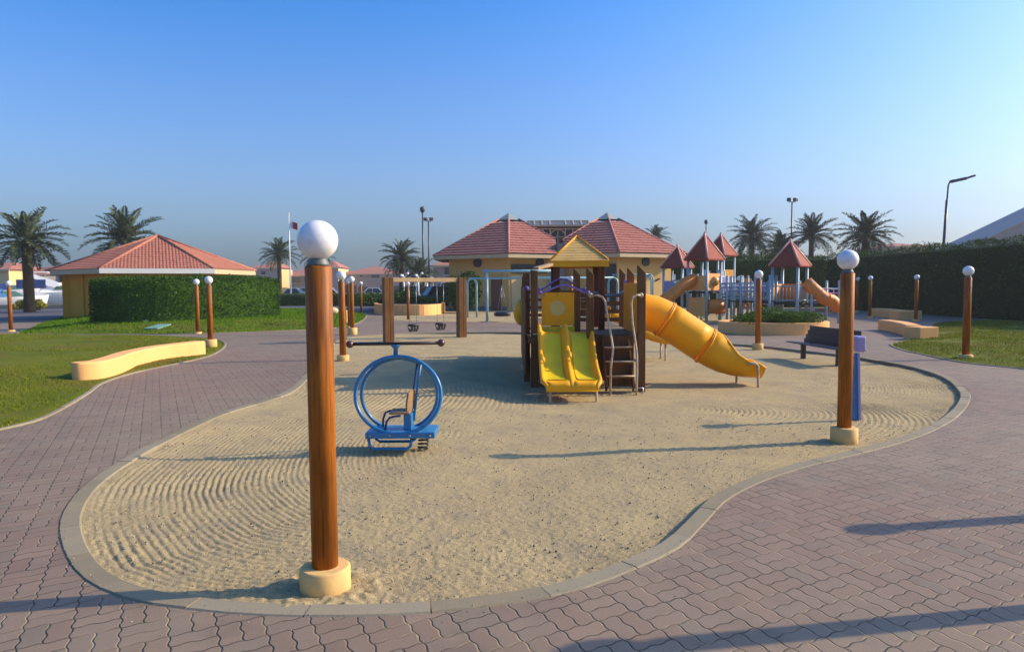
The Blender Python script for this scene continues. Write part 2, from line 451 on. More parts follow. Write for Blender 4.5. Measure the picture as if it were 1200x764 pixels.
M['black']=MAT('black_rubber',(.02,.02,.02),(.014,.014,.014),.55,8,.1)
M['aqua']=MAT('aqua_pipe',(.27,.50,.53),(.23,.44,.47),.4,5,.05,dirt=(.25,.33,.33),dscale=4)
M['ppost']=MAT('pale_blue_post',(.34,.45,.47),(.30,.40,.42),.45,5,.05)
M['orange']=MAT('orange_plastic',(.80,.27,.035),(.72,.23,.03),.5,4,.05,dirt=(.45,.2,.07),dscale=3)
M['porange']=MAT('faded_orange_panel',(.85,.44,.15),(.76,.38,.13),.5,4,.05)
M['bubble']=MAT('amber_bubble',(.60,.36,.13),(.55,.32,.11),.2,4,0)
M['maroon']=MAT('maroon_roof_sheet',(.28,.062,.042),(.24,.052,.036),.7,2,.1)
M['pinkrib']=MAT('pink_ridge',(.72,.40,.42),(.66,.36,.38),.5,4,0)
M['bench']=MAT('dark_bench_slat',(.03,.028,.03),(.022,.02,.022),.5,8,.1)
M['tile']=MAT('terracotta_tile',(.41,.185,.165),(.345,.15,.13),.75,2.2,.25,50,dirt=(.27,.12,.10),dscale=3)
M['tile2']=MAT('pink_terracotta_tile',(.45,.215,.215),(.39,.175,.18),.7,1.8,.25,50,dirt=(.30,.13,.11),dscale=2)
M['ridge']=MAT('orange_ridge_tile',(.55,.23,.12),(.5,.2,.1),.7,3,.2)
M['ochre']=MAT('ochre_render',(.64,.345,.045),(.60,.315,.04),.85,1.2,.2,40,dirt=(.54,.29,.06),dscale=.8)
M['ochre2']=MAT('sandy_ochre_render',(.56,.41,.20),(.52,.375,.18),.85,.8,.2,40,dirt=(.44,.32,.17),dscale=.6)
M['palewall']=MAT('pale_render',(.52,.44,.31),(.48,.40,.29),.85,.8,.2,40)
M['fascia']=MAT('fascia_board',(.50,.44,.36),(.46,.40,.33),.6,2,.1)
M['whitefascia']=MAT('white_fascia',(.74,.72,.66),(.68,.66,.6),.55,2,.1)
M['copper']=MAT('patina_cap',(.32,.34,.26),(.27,.29,.23),.5,3,.1)
M['door']=MAT('brown_door',(.11,.045,.028),(.085,.035,.022),.5,3,.1,stretch=(8,8,1))
M['darkglass']=MAT('dark_glass',(.02,.023,.027),(.016,.018,.022),.12,3,0)
M['housewall']=MAT('taupe_render',(.27,.235,.22),(.245,.21,.198),.85,.5,.1)
M['greywall']=MAT('grey_roofing',(.20,.19,.18),(.17,.16,.155),.8,.5,.1)
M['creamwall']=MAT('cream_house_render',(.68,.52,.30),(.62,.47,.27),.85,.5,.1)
M['carwhite']=MAT('white_car_paint',(.72,.72,.70),(.68,.68,.66),.2,3,0)
M['carblue']=MAT('navy_car_paint',(.02,.03,.07),(.018,.027,.06),.18,3,0)
M['carsilver']=MAT('silver_car_paint',(.42,.43,.44),(.38,.39,.4),.25,3,0,metal=.4)
M['redlamp']=MAT('red_lens',(.4,.02,.015),(.3,.015,.01),.2,3,0)
M['tyre']=MAT('tyre',(.02,.02,.02),(.015,.015,.015),.8,9,.1)
M['gel']=MAT('white_gelcoat',(.84,.82,.78),(.72,.72,.70),.2,2,0)
M['canvas']=MAT('navy_canvas',(.025,.05,.16),(.02,.04,.13),.8,4,.2)
M['bluecover']=MAT('blue_boat_cover',(.07,.19,.36),(.06,.16,.31),.8,4,.2)
M['greenglass']=MAT('green_tinted_glass',(.06,.13,.10),(.05,.11,.085),.1,3,0)
M['polepaint']=MAT('dark_pole_paint',(.035,.037,.04),(.028,.03,.032),.4,4,.05)
M['flagpole']=MAT('white_pole_paint',(.72,.72,.70),(.66,.66,.64),.4,4,.05)
M['flagwhite']=MAT('white_flag_cloth',(.75,.73,.70),(.7,.68,.65),.8,4,.1)
M['flagred']=MAT('red_flag_cloth',(.50,.03,.03),(.42,.025,.025),.8,4,.1)
M['tent']=MAT('grey_tent_fabric',(.30,.29,.265),(.27,.265,.245),.6,.4,.1)
M['solar']=MAT('glazed_panel',(.17,.17,.15),(.14,.14,.125),.25,1,0)
M['whiteframe']=MAT('cream_frame',(.50,.46,.38),(.45,.41,.34),.6,3,.1)
M['iron']=MAT('black_iron',(.02,.02,.02),(.015,.015,.015),.5,5,.1)
M['plateg']=MAT('green_utility_lid',(.20,.36,.28),(.17,.31,.24),.6,4,.1)
M['rock']=MAT('pale_rock',(.66,.60,.50),(.55,.50,.42),.85,8,.5,30)
M['soil']=MAT('soil',(.10,.07,.045),(.075,.05,.035),.95,5,.6,40)
M['trunk']=WOOD('palm_trunk_bark',(.17,.12,.075),(.11,.075,.048),(.05,.035,.022),.9,0,(4,4,5))
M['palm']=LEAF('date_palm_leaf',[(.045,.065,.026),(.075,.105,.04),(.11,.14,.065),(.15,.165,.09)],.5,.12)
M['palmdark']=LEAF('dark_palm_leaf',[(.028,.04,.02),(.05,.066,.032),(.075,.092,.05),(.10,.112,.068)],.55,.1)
M['hedge']=LEAF('hedge_leaf',[(.028,.065,.008),(.045,.105,.012),(.065,.145,.016),(.09,.18,.022)],.5,.25)
M['hedgedark']=LEAF('casuarina_leaf',[(.014,.034,.006),(.028,.064,.009),(.048,.10,.012),(.085,.155,.016)],.6,.15)
M['bush']=LEAF('bush_leaf',[(.03,.062,.008),(.055,.10,.012),(.085,.15,.016),(.12,.19,.022)],.5,.2)
M['grass']=LEAF('grass_blade',[(.10,.135,.006),(.155,.195,.009),(.22,.24,.012),(.28,.22,.03)],.6,.25)
M['grassrich']=LEAF('rich_grass_blade',[(.065,.16,.004),(.095,.21,.005),(.12,.24,.007),(.155,.26,.010)],.6,.25)
M['flower']=LEAF('yellow_flower_leaf',[(.10,.13,.02),(.35,.30,.03),(.55,.42,.03),(.12,.15,.02)],.6,.2)
M['pebble']=LEAF('pebble',[(.16,.12,.08),(.30,.23,.15),(.42,.34,.22),(.55,.46,.33)],.9,0)
M['water']=MAT('marina_water',(.05,.09,.13),(.04,.075,.11),.08,.3,.4,3)

# ================================================================== THE SETTING
def g2(pts): return [tuple(G(*p))[:2] for p in pts]
def struct(ob): return tag(ob, kind='structure')
PIT = g2([(68,620),(76,652),(100,681),(150,703),(220,714),(300,721),(400,723),(500,719),(600,707),(680,691),(750,665),(800,640),
          (830,610),(856,584),(900,562),(950,546),(1000,534),(1050,521),(1092,506),(1122,489),(1137,470),(1134,457),(1114,442),(1080,431),
          (1040,423.5),(1000,417),(940,410),(888,404.5),(800,399),(715,391),(600,389),(500,390),(430,393),(395,398),(378,410),(364,430),(340,455),
          (310,468),(250,486),(180,518),(130,546),(96,570),(75,596)])
PIT = resample(smooth_loop(PIT,6),.22)
PIT_IN = offset(PIT,-.14)

def fill(name, outer, holes, z, mat):
    bm=bmesh.new()
    for lp in [outer]+holes:
        vs_=[bm.verts.new((p[0],p[1],z)) for p in lp]
        for i in range(len(vs_)): bm.edges.new((vs_[i-1],vs_[i]))
    bmesh.ops.triangle_fill(bm,use_beauty=True,use_dissolve=False,edges=bm.edges[:],normal=(0,0,1))
    for f in bm.faces:
        if f.normal.z<0: f.normal_flip()
    me=bpy.data.meshes.new(name); bm.to_mesh(me); bm.free(); me.materials.append(mat)
    o=bpy.data.objects.new(name,me); COL.objects.link(o); return struct(o)
# broad ground to the horizon, below everything
MB().bx(-1400,1400,-300,1600,-.9,-.5).build('ground',M['ground']).__setitem__('kind','structure')
fill('pavement',[(-60,-12),(40,-12),(40,75),(-60,75)],[PIT],0.0,M['paver'])

def kerb_ring(loop_out, loop_in, z0, z1, stone=.9, gap=.006, closed=True, name='kerb'):
    mb=MB(); N=len(loop_out); acc=0; i=0
    while i < (N if closed else N-1):
        j=i; L=0
        while L<stone and j<(N if closed else N-1):
            L+=(Vector(loop_out[(j+1)%N])-Vector(loop_out[j%N])).length; j+=1
        idx=[k%N for k in range(i,j+1)]
        o=[Vector(loop_out[k]) for k in idx]; n_=[Vector(loop_in[k]) for k in idx]
        # small gap between stones
        o[-1]=o[-1]+(o[-2]-o[-1]).normalized()*gap; n_[-1]=n_[-1]+(n_[-2]-n_[-1]).normalized()*gap
        rows=[]; dz=random.uniform(-.003,.003); e=.012
        for a,b in zip(o,n_):
            d=(b-a).normalized()
            p=a+d*e; q=b-d*e
            rows.append([(a.x,a.y,z0),(a.x,a.y,z1-e+dz),(p.x,p.y,z1+dz),(q.x,q.y,z1+dz),(b.x,b.y,z1-e+dz),(b.x,b.y,z0)])
        mb.sheet(rows,False)
        for r in (rows[0],rows[-1]): mb.add(r,[tuple(range(6))])
        i=j
    return struct(mb.build(name,M['kerb']))
kerb_ring(PIT,PIT_IN,-.25,.008,.45)

# ---- raked sand: a real ripple surface
def sand_surface():
    ys=[2.9]
    while ys[-1]<24.5: ys.append(ys[-1]*1.0031)
    ys=np.array(ys); us=np.linspace(-.86,.86,760)
    X=us[None,:]*ys[:,None]; Y=np.repeat(ys[:,None],len(us),1)
    C=np.array(PIT_IN)
    loop=np.array(resample(PIT_IN,.35))
    ins=inside(X,Y,loop); dist=pdist(X,Y,loop); keep=ins|(dist<.11)
    wob=.035*vnoise(X*1.1,Y*1.1,1)+.012*vnoise(X*4,Y*4,2)
    lam=.056
    cx,cy=G(300,575).x,G(300,575).y
    d1=dist+wob
    ph1=d1/lam
    # second rake pass, fans swept round the toy and across the middle
    tx,ty=G(470,505).x,G(470,505).y
    ph2=(np.hypot(X-tx+5.2,(Y-10.6)*.9)+wob)/.085
    sel=1/(1+np.exp(-((Y-9.3)*5)))*1/(1+np.exp(((X-.2+.2*(Y-10))*5)))*1/(1+np.exp((Y-14.2)*4))
    # right hand fans
    ph3=(np.hypot(X-2.1,(Y-9.6)*1.2)+wob)/.078
    sel3=1/(1+np.exp(-(X-2.6)*5))*1/(1+np.exp((Y-10.6)*4))*1/(1+np.exp(-(Y-7.4)*4))
    ph4=(np.hypot(X-tx+.25,(Y-ty)*1.0)+wob)/.07
    sel4=np.clip(1.5-np.hypot(X-tx-.45,Y-ty+.2)/.6,0,1)
    def prof(p):
        s=np.sin(2*np.pi*p); return s*.75+.25*np.sin(4*np.pi*p+.8)
    h=prof(ph1)*(1-sel)*(1-sel3)*(1-sel4)+prof(ph2)*sel*(1-sel4)+prof(ph3)*sel3*(1-sel4)+prof(ph4)*sel4
    # trampled middle and front
    fx,fy=G(650,575).x,G(650,575).y
    flat=np.clip(1.7-np.hypot((X-fx)/1.7,(Y-fy)/1.5),0,1)
    flat=np.maximum(flat,np.clip(1.6-np.hypot((X-.75)/1.5,(Y-8.6)/1.3),0,1))
    flat=np.maximum(flat,.9*np.clip(1.5-np.hypot((X+.15)/1.0,(Y-3.9)/.6),0,1))
    fade=np.clip((20-Y)/7,0,1)
    amp=.0085*(1-.90*np.clip(flat,0,1))*(.62+.45*vnoise(X*.9,Y*.9,5)+.25*vnoise(X*3.1,Y*3.1,6))*fade*np.clip((dist+.0)/.10,0,1)
    amp=amp*(1+.9*np.clip((Y-7)/4,0,1))
    lvl=-.048+.034*np.clip((.2-X)/1.2,0,1); z=lvl+h*amp+.008*vnoise(X*1.7,Y*1.7,7)+.003*vnoise(X*7,Y*7,8)+.002*vnoise(X*19,Y*19,9)+.0055*vnoise(X*42,Y*42,10)*np.clip(1.3-Y/9,0.15,1)
    z+= .02*np.clip(1-dist/.25,0,1)*(.6+.6*vnoise(X*3,Y*3,12))-.012
    lx,ly=G(381,685).x,G(381,685).y
    rr=np.hypot(X-lx,Y-ly); z+=.010*np.exp(-((rr-.24)/.10)**2)*(1+1.6*vnoise(X*22,Y*22,13))
    z-=.05*np.exp(-(((X-.9)/.55)**2+((Y-9.75)/.3)**2)) + .03*np.exp(-(((X-4.35)/.3)**2+((Y-11.9)/.3)**2))
    idx=-np.ones(X.shape,int); idx[keep]=np.arange(keep.sum())
    V=np.stack([X[keep],Y[keep],z[keep]],1)
    a,b,c,d=idx[:-1,:-1],idx[:-1,1:],idx[1:,1:],idx[1:,:-1]
    ok=(a>=0)&(b>=0)&(c>=0)&(d>=0)
    return npmesh('sand',V,np.stack([a[ok],b[ok],c[ok],d[ok]],1),M['sand'],True)
struct(sand_surface())
# loose stones on the sand
def pebbles():
    ico=[(0,0,1),(.89,0,.45),(.28,.85,.45),(-.72,.53,.45),(-.72,-.53,.45),(.28,-.85,.45),(.72,.53,-.45),(-.28,.85,-.45),(-.89,0,-.45),(-.28,-.85,-.45),(.72,-.53,-.45),(0,0,-1)]
    fc=[(0,1,2),(0,2,3),(0,3,4),(0,4,5),(0,5,1),(1,6,2),(2,7,3),(3,8,4),(4,9,5),(5,10,1),(6,7,2),(7,8,3),(8,9,4),(9,10,5),(10,6,1),(11,7,6),(11,8,7),(11,9,8),(11,10,9),(11,6,10)]
    n=16000; loop=resample(PIT_IN,.5)
    y=3.2+6*rng.random(n)**1.5; x=(rng.random(n)*1.5-.72)*y
    ok=inside(x,y,loop); x=x[ok]; y=y[ok]; n=len(x)
    r=.0022+.0075*rng.random(n)**6
    P=np.array(ico); V=[];Fs=[]
    sc=rng.random((n,3))*.6+.6
    V=(P[None]*sc[:,None]*r[:,None,None])+np.stack([x,y,-.052+.034*np.clip((.2-x)/1.2,0,1)],1)[:,None]
    Fs=(np.array(fc)[None]+12*np.arange(n)[:,None,None]).reshape(-1,3)
    return tag(npmesh('pebbles',V.reshape(-1,3),Fs,M['pebble']),'scattered small stones on the raked sand','stones',kind='stuff')
pebbles()
def drift():
    """grains of sand swept over the kerb on to the blocks"""
    n=5000; lo=np.array(resample(PIT,.02)); k=rng.integers(0,len(lo),n); q=lo[k]; nx=lo[(k+3)%len(lo)]-q; nx/=np.linalg.norm(nx,axis=1)[:,None]+1e-9
    s=1 if area(PIT)>0 else -1; out=np.stack([nx[:,1],-nx[:,0]],1)*s
    d=rng.exponential(.10,n)*(.4+.6*(vnoise(q[:,0]*1.3,q[:,1]*1.3,40)+1)); p=q+out*(d-.05)[:,None]
    ok=p[:,1]<11; p=p[ok]; d=d[ok]; n=len(p); r=.0022+.004*rng.random(n)**4
    tet=np.array([(1,0,-.3),(-.5,.87,-.3),(-.5,-.87,-.3),(0,0,.8)])
    z=np.where(d<.05,.010,.002); a=rng.random(n)*6.28; ca,sa=np.cos(a)[:,None],np.sin(a)[:,None]
    V=np.stack([tet[:,0]*ca-tet[:,1]*sa,tet[:,0]*sa+tet[:,1]*ca,np.repeat(tet[None,:,2],n,0)],2)*r[:,None,None]+np.stack([p[:,0],p[:,1],z],1)[:,None]
    Fs=(np.array([(0,1,3),(1,2,3),(2,0,3)])[None]+4*np.arange(n)[:,None,None]).reshape(-1,3)
    return tag(npmesh('sand_grains',V.reshape(-1,3),Fs,M['pebble']),'loose sand grains spilled over the kerb on to the paving','sand',kind='stuff')
drift()

# ---- lawns
def lawn(name, loop, rise, width, step, z_edge=.02, extra=None):
    P=np.array(loop); x0,y0=P.min(0); x1,y1=P.max(0)
    xs=np.arange(x0-step,x1+2*step,step); ys=np.arange(y0-step,y1+2*step,step)
    X,Y=np.meshgrid(xs,ys); ins=inside(X,Y,loop); d=pdist(X,Y,loop)
    keep=ins|(d<step*1.5)
    dd=np.where(ins,d,0)
    t=np.clip(dd/width,0,1); z=np.where(ins,z_edge,-.1)+rise*(t*t*(3-2*t))+.012*vnoise(X*1.5,Y*1.5,3)*np.clip(dd*3,0,1)
    idx=-np.ones(X.shape,int); idx[keep]=np.arange(keep.sum())
    # snap outside verts to the boundary
    V=np.stack([X[keep],Y[keep],z[keep]],1)
    out=~ins[keep]
    if out.any():
        lp=np.array(resample(loop,.06)); q=V[out][:,:2]
        for s in range(0,len(q),2000):
            dd_=((q[s:s+2000,None]-lp[None])**2).sum(2).argmin(1); q[s:s+2000]=lp[dd_]
        tmp=V[out]; tmp[:,:2]=q; tmp[:,2]=z_edge-.02; V[out]=tmp
    a,b,c,e=idx[:-1,:-1],idx[:-1,1:],idx[1:,1:],idx[1:,:-1]
    ok=(a>=0)&(b>=0)&(c>=0)&(e>=0)
    o=npmesh(name,V,np.stack([a[ok],b[ok],c[ok],e[ok]],1),M['lawn'],True)
    struct(o)
    def height(x,y):
        dd=np.where(inside(x,y,loop),pdist(x,y,loop),0); t=np.clip(dd/width,0,1)
        return z_edge+rise*(t*t*(3-2*t))+.012*vnoise(x*1.5,y*1.5,3)*np.clip(dd*3,0,1)
    return height
def blades(name,label,loop,height,n,mat,hmin,hmax,wd,near=None,bias=1.0,patch=.0):
    P=np.array(loop); x0,y0=P.min(0); x1,y1=P.max(0)
    x=x0+(x1-x0)*rng.random(n*2); y=y0+(y1-y0)*rng.random(n*2)**bias
    ok=inside(x,y,loop)&(np.abs(x)<1.05*y+4.0)
    if patch: ok&=(vnoise(x*.55,y*.55,21)+.5*vnoise(x*2,y*2,22))>-patch
    x=x[ok][:n]; y=y[ok][:n]; n=len(x); z=height(x,y)-.006
    a=rng.random(n)*2*np.pi; hh=(hmin+(hmax-hmin)*rng.random(n))*(1+.35*vnoise(x*1.2,y*1.2,23)); w_=wd*(.6+.8*rng.random(n))
    lean=rng.random(n)*.8; la=rng.random(n)*2*np.pi
    dx,dy=np.cos(a)*w_,np.sin(a)*w_
    b=np.stack([x,y,z],1); tip=b+np.stack([np.cos(la)*lean*hh,np.sin(la)*lean*hh,hh],1)
    mid=b*.5+tip*.5+np.stack([0*hh,0*hh,.08*hh],1)
    s=np.stack([dx,dy,0*dx],1)
    V=np.stack([b-s,b+s,mid+s*.7,tip,mid-s*.7],1).reshape(-1,3)
    Fs=(np.array([[0,1,2,3,4]])+5*np.arange(n)[:,None])
    return tag(npmesh(name,V,Fs,mat),label,'grass',kind='stuff')
LA = g2([(-250,640),(-60,520),(0,503),(40,493),(75,476),(100,461),(118,449),(160,436),(235,420),(256,411),(262,404),(256,399),(235,396),(180,394),(60,393.5),(-60,394),(-400,400)])
LA = resample(smooth_loop(LA,5),.2)
hA = lawn('lawn',LA,.20,2.6,.11)
LB = g2([(22,391.5),(60,391.5),(200,391.5),(300,389),(380,385.5),(412,381),(426,374),(428,369),(420,366.5),(380,366),(330,364),(200,362),(110,366),(60,376),(35,386)])
LB = resample(smooth_loop(LB,4),.25)
hB = lawn('lawn',LB,.30,3.2,.2)
LC = g2([(1046,404),(1062,400),(1085,391),(1100,379),(1140,376.5),(1250,378),(1400,380),(1500,400),(1500,470),(1300,446),(1200,432.5),(1130,425),(1085,416),(1058,410)])
LC = resample(smooth_loop(LC,5),.2)
hC = lawn('lawn',LC,.10,1.6,.14)
blades('grass','short sunlit lawn grass beside the left curved wall',LA,hA,110000,M['grass'],.025,.06,.005,bias=1.3,patch=.35)
blades('grass','rich green lawn grass in front of the left hedge',LB,hB,70000,M['grassrich'],.05,.10,.011)
blades('grass','half shaded lawn grass below the right tall hedge',LC,hC,60000,M['grass'],.03,.07,.007,patch=.3)
for lp in (LA,LB,LC):
    kerb_ring(offset(lp,.075),lp,-.2,.022,.8)

# ---- far sand, road, water
fs = g2([(450,375),(500,377),(600,378.5),(700,379),(830,380),(905,374),(1000,364),(1010,360),(900,358),(700,360),(560,364),(470,368)])
fill('sand',resample(fs,1.0),[],.004,M['sand'])
fill('road',[(-60,36.5),(-22,36.5),(-19,41),(-14,44),(-7.4,47.5),(-7.4,62),(-60,62)],[],.006,M['asphalt'])
fill('road',[(-7.4,47.8),(-7.4,62),(60,110),(-100,110),(-60,62)],[],.010,M['asphalt'])
MB().bx(-160,-29.5,60,150,-.3,.02).build('water',M['water']).__setitem__('kind','structure')

# ================================================================== VEGETATION
def leaf_cloud(P, N, size, aspect, jitter=.6, droop=0):
    """one quad per point P (n,3) roughly facing N (n,3)"""
    n=len(P); nr=N+jitter*rng.normal(size=(n,3)); nr/=np.linalg.norm(nr,axis=1)[:,None]+1e-9
    up=rng.normal(size=(n,3)); up[:,2]-=droop
    t=up-nr*(up*nr).sum(1)[:,None]; t/=np.linalg.norm(t,axis=1)[:,None]+1e-9
    s=np.cross(nr,t); L=(size*(.6+.8*rng.random(n)))[:,None]; Wd=L*aspect
    V=np.stack([P-t*L*.5, P+s*Wd*.5, P+t*L*.5, P-s*Wd*.5],1).reshape(-1,3)
    return V, (np.arange(4)[None]+4*np.arange(n)[:,None])
def hedge(name,label,path,width,h,n,size,mat,z0=0,uneven=.12,cat='hedge',aspect=.5,droop=0,group=None):
    """clipped hedge along a 2D path"""
    P=np.array(resample(path,.25,False)); T=np.gradient(P,axis=0); T/=np.linalg.norm(T,axis=1)[:,None]; Nn=np.stack([T[:,1],-T[:,0]],1)
    m_=len(P); prof=np.array([(-.5,0),(-.5,.45),(-.5,.82),(-.42,.96),(0,1.0),(.42,.96),(.5,.82),(.5,.45),(.5,0)])
    pl=np.concatenate([[0],np.cumsum(np.linalg.norm(np.diff(prof*[width,h],axis=0),axis=1))]); pl/=pl[-1]
    def surf(s,q):
        i=s*(m_-1); i0=np.clip(np.floor(i).astype(int),0,m_-2); f=(i-i0)[:,None]
        c=P[i0]*(1-f)+P[i0+1]*f; nn=Nn[i0]
        a=np.interp(q,pl,prof[:,0]); b=np.interp(q,pl,prof[:,1])
        bump=uneven*(vnoise(s*m_*.25*.8,q*6,31)+.6*vnoise(s*m_*.25*2.5,q*16,32))
        x=c[:,0]+nn[:,0]*a*width; y=c[:,1]+nn[:,1]*a*width; z=z0+b*h
        side=np.stack([nn[:,0]*np.sign(a)*np.abs(a*2)**2,nn[:,1]*np.sign(a)*np.abs(a*2)**2,np.where(b>.9,1.0,.15)],1)
        side/=np.linalg.norm(side,axis=1)[:,None]
        p=np.stack([x,y,z],1)+side*bump[:,None]
        # round the ends
        return p,side
    # leaves over the surface, denser shell with depth
    s=rng.random(n); q=rng.random(n); p,nn=surf(s,q)
    p=p-nn*(rng.random(n)**1.5*.22)[:,None]+nn*(rng.random(n)**4*.10)[:,None]
    # end caps
    ne=int(n*width/(len(P)*.25)*.6)+200
    caps=[]
    for e,sg in ((0,-1),(-1,1)):
        a=(rng.random(ne)-.5)*width*.98; b=rng.random(ne)*h*.96
        c=P[e]; cc=np.stack([c[0]+Nn[e,0]*a+T[e,0]*sg*.10*rng.random(ne),c[1]+Nn[e,1]*a+T[e,1]*sg*.10*rng.random(ne),z0+b],1)
        caps.append((cc,np.repeat(np.array([[T[e,0]*sg,T[e,1]*sg,.2]]),ne,0)))
    p=np.concatenate([p]+[c[0] for c in caps]); nn=np.concatenate([nn]+[c[1] for c in caps])
    V,Fs=leaf_cloud(p,nn,size,aspect,.7,droop)
    # inner body so that no light leaks through
    core=[]; k=len(prof); shr=.80
    for i in range(0,m_,2):
        for a,b in prof: core.append((P[i,0]+Nn[i,0]*a*width*shr,P[i,1]+Nn[i,1]*a*width*shr,z0+b*h*.93))
    nr=len(range(0,m_,2)); cf=[]
    for i in range(nr-1):
        for j in range(k-1): cf.append((i*k+j,i*k+j+1,(i+1)*k+j+1,(i+1)*k+j))
    core=np.array(core); o=len(V)
    V=np.concatenate([V,core]); Fs=np.concatenate([Fs,np.array(cf)+o])
    c=P[m_//2]
    return tag(npmesh(name,V,Fs,mat,origin=(c[0],c[1],z0)),label,cat,group)
def bush_mesh(name, c, rad, n, size, mat, parent=None, aspect=.5, lumps=7, zmin=0.0, spread=.45):
    c=np.array(c); rad=np.array(rad); pts=[];nor=[]
    cs=[(np.zeros(3),1.0)]+[(rng.normal(size=3)*rad*spread*np.array([1,1,.6]),rng.uniform(.45,.7)) for _ in range(lumps)]
    per=n//len(cs)
    for q,s in cs:
        d=rng.normal(size=(per,3)); d/=np.linalg.norm(d,axis=1)[:,None]
        r=(.70+.32*rng.random(per)**.7)[:,None]
        pts.append(q+d*rad*s*r*.8); nor.append(d)
    p=np.concatenate(pts)+c; nn=np.concatenate(nor); ok=p[:,2]>zmin; p=p[ok]; nn=nn[ok]
    V,Fs=leaf_cloud(p,nn,size,aspect,.8)
    nu,nv=12,6; cv=[];cf=[]
    for i in range(nv+1):
        e=-math.pi/2+math.pi*i/nv
        for k in range(nu):
            a=2*math.pi*k/nu; cv.append((c[0]+rad[0]*.52*math.cos(e)*math.cos(a),c[1]+rad[1]*.52*math.cos(e)*math.sin(a),max(zmin,c[2]+rad[2]*.52*math.sin(e))))
    for i in range(nv):
        for k in range(nu): cf.append((i*nu+k,i*nu+(k+1)%nu,(i+1)*nu+(k+1)%nu,(i+1)*nu+k))
    o=len(V); V=np.concatenate([V,np.array(cv)]); Fs=np.concatenate([Fs,np.array(cf)+o])
    return npmesh(name,V,Fs,mat,parent=parent,origin=None if parent else (c[0],c[1],zmin))

def palm_crown_mesh(seed, nf=46, L=2.7, mat=None, lo=-40):
    r=np.random.default_rng(seed); V=[];Fs=[]
    for i in range(nf):
        az=i*2.399963+r.normal()*.12; t=i/nf
        el=R(82-(82-lo)*t**.85)+r.normal()*.06; l=L*(.78+.3*r.random())*(1 if t>.15 else .85)
        droop=.75+.55*r.random()
        K=9; pts=[]; p=np.array([0,0,0.]); e=el
        for k in range(K+1):
            pts.append(p.copy()); p=p+np.array([math.cos(az)*math.cos(e),math.sin(az)*math.cos(e),math.sin(e)])*l/K
            e-=droop/K*(.35+1.3*k/K)*max(.25,math.cos(e))
        pts=np.array(pts); side=np.array([-math.sin(az),math.cos(az),0])
        # rachis
        for k in range(K):
            w0=.028*(1-k/K)+.005; w1=.028*(1-(k+1)/K)+.005; o=len(V)
            V+= [pts[k]-side*w0,pts[k]+side*w0,pts[k+1]+side*w1,pts[k+1]-side*w1]; Fs.append((o,o+1,o+2,o+3))
        n=40
        for j in range(n):
            s=.14+.86*(j+.5)/n; kk=s*K; k0=min(K-1,int(kk)); f=kk-k0; q=pts[k0]*(1-f)+pts[k0+1]*f; tg=pts[k0+1]-pts[k0]; tg/=np.linalg.norm(tg)
            upv=np.cross(side,tg)*-1; upv=upv if upv[2]>0 else -upv
            ll=.56*l/2.7*math.sin(math.pi*min(1,.18+.80*s))**.6*(.8+.4*r.random())
            for sg in (-1,1):
                d=side*sg*.75+tg*.62+upv*(.38+.2*r.normal()); d/=np.linalg.norm(d); wd=np.cross(d,upv); wd/=np.linalg.norm(wd)+1e-9
                tip=q+d*ll+np.array([0,0,-.10*ll]); mid=q+d*ll*.5; o=len(V); ww=.032
                V+=[q-wd*ww*.5,mid-wd*ww,tip,mid+wd*ww]; Fs.append((o,o+1,o+2,o+3))
    return np.array(V),np.array(Fs)
PALM_V=[palm_crown_mesh(s,nf,2.7,lo=lo) for s,nf,lo in ((1,46,-42),(2,42,-30),(3,50,-48))]
PALM_ME={}
def palm(label, x, y, h, size=1.0, var=0, dark=False, tr=.24, rz=0, group='date palms around the playground'):
    t=thing('date_palm',label,'palm tree',(x,y,0),group)
    mb=MB(); n=14; V=[];rings=[]
    ks=max(8,int(h/.13)); prof=[]
    for k in range(ks+1):
        z=h*k/ks; rr=tr*(1.12-.22*k/ks)+(0.05*tr*2 if k<3 else 0)
        prof.append((rr*1.06,z)); prof.append((rr*.90,z+h/ks*.75))
    mb.lathe(prof,20,(x,y,0),True)
    mb.build('trunk',M['trunk'],t)
    key=(var,dark)
    if key not in PALM_ME:
        v,f=PALM_V[var]; o=npmesh('crown',v,f,M['palmdark'] if dark else M['palm']); PALM_ME[key]=o.data
        bpy.data.objects.remove(o)
    c=bpy.data.objects.new('crown',PALM_ME[key]); COL.objects.link(c); c.parent=t; c.location=(0,0,h); c.scale=(size,)*3; c.rotation_euler=(0,0,rz)
    # boots and dead frond stubs under the crown
    mb=MB()
    for i in range(26):
        a=i*2.4; z=h-.1-.55*random.random()*size; b=tr*.95
        mb.beam((x+b*math.cos(a),y+b*math.sin(a),z),(x+(b+.28*size)*math.cos(a),y+(b+.28*size)*math.sin(a),z+.30*size),.07,.03)
    mb.build('frond_stub',M['trunk'],t)
    return t
def palm_px(label, px, py_crown, Y, size, var, **k):
    p=A(px,py_crown,Y); return palm(label,p.x,Y,p.z,size,var,**k)
palm_px('tall date palm with thick bare trunk beside the moored yacht',31,283,49,1.16,0,tr=.33,rz=.4)
palm_px('date palm rising behind the red roofed kiosk on the left',146,282,50,1.12,1,rz=1.9)
palm_px('slim date palm standing beside the white flagpole',327,299,84,1.0,1,tr=.26,rz=.8)
palm_px('date palm mostly hidden behind the large foreground lamp globe',373,300,92,1.0,2,rz=2.2)
palm_px('taller date palm beside the two floodlight masts',470,302,72,.98,2,rz=.2)
palm_px('lower date palm right under the floodlight masts',492,321,70,.9,0,rz=1.1)
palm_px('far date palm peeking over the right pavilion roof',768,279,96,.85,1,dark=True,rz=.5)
palm_px('dark date palm behind the maroon roofed climbing towers',881,277,70,1.05,2,dark=True,rz=2.5)
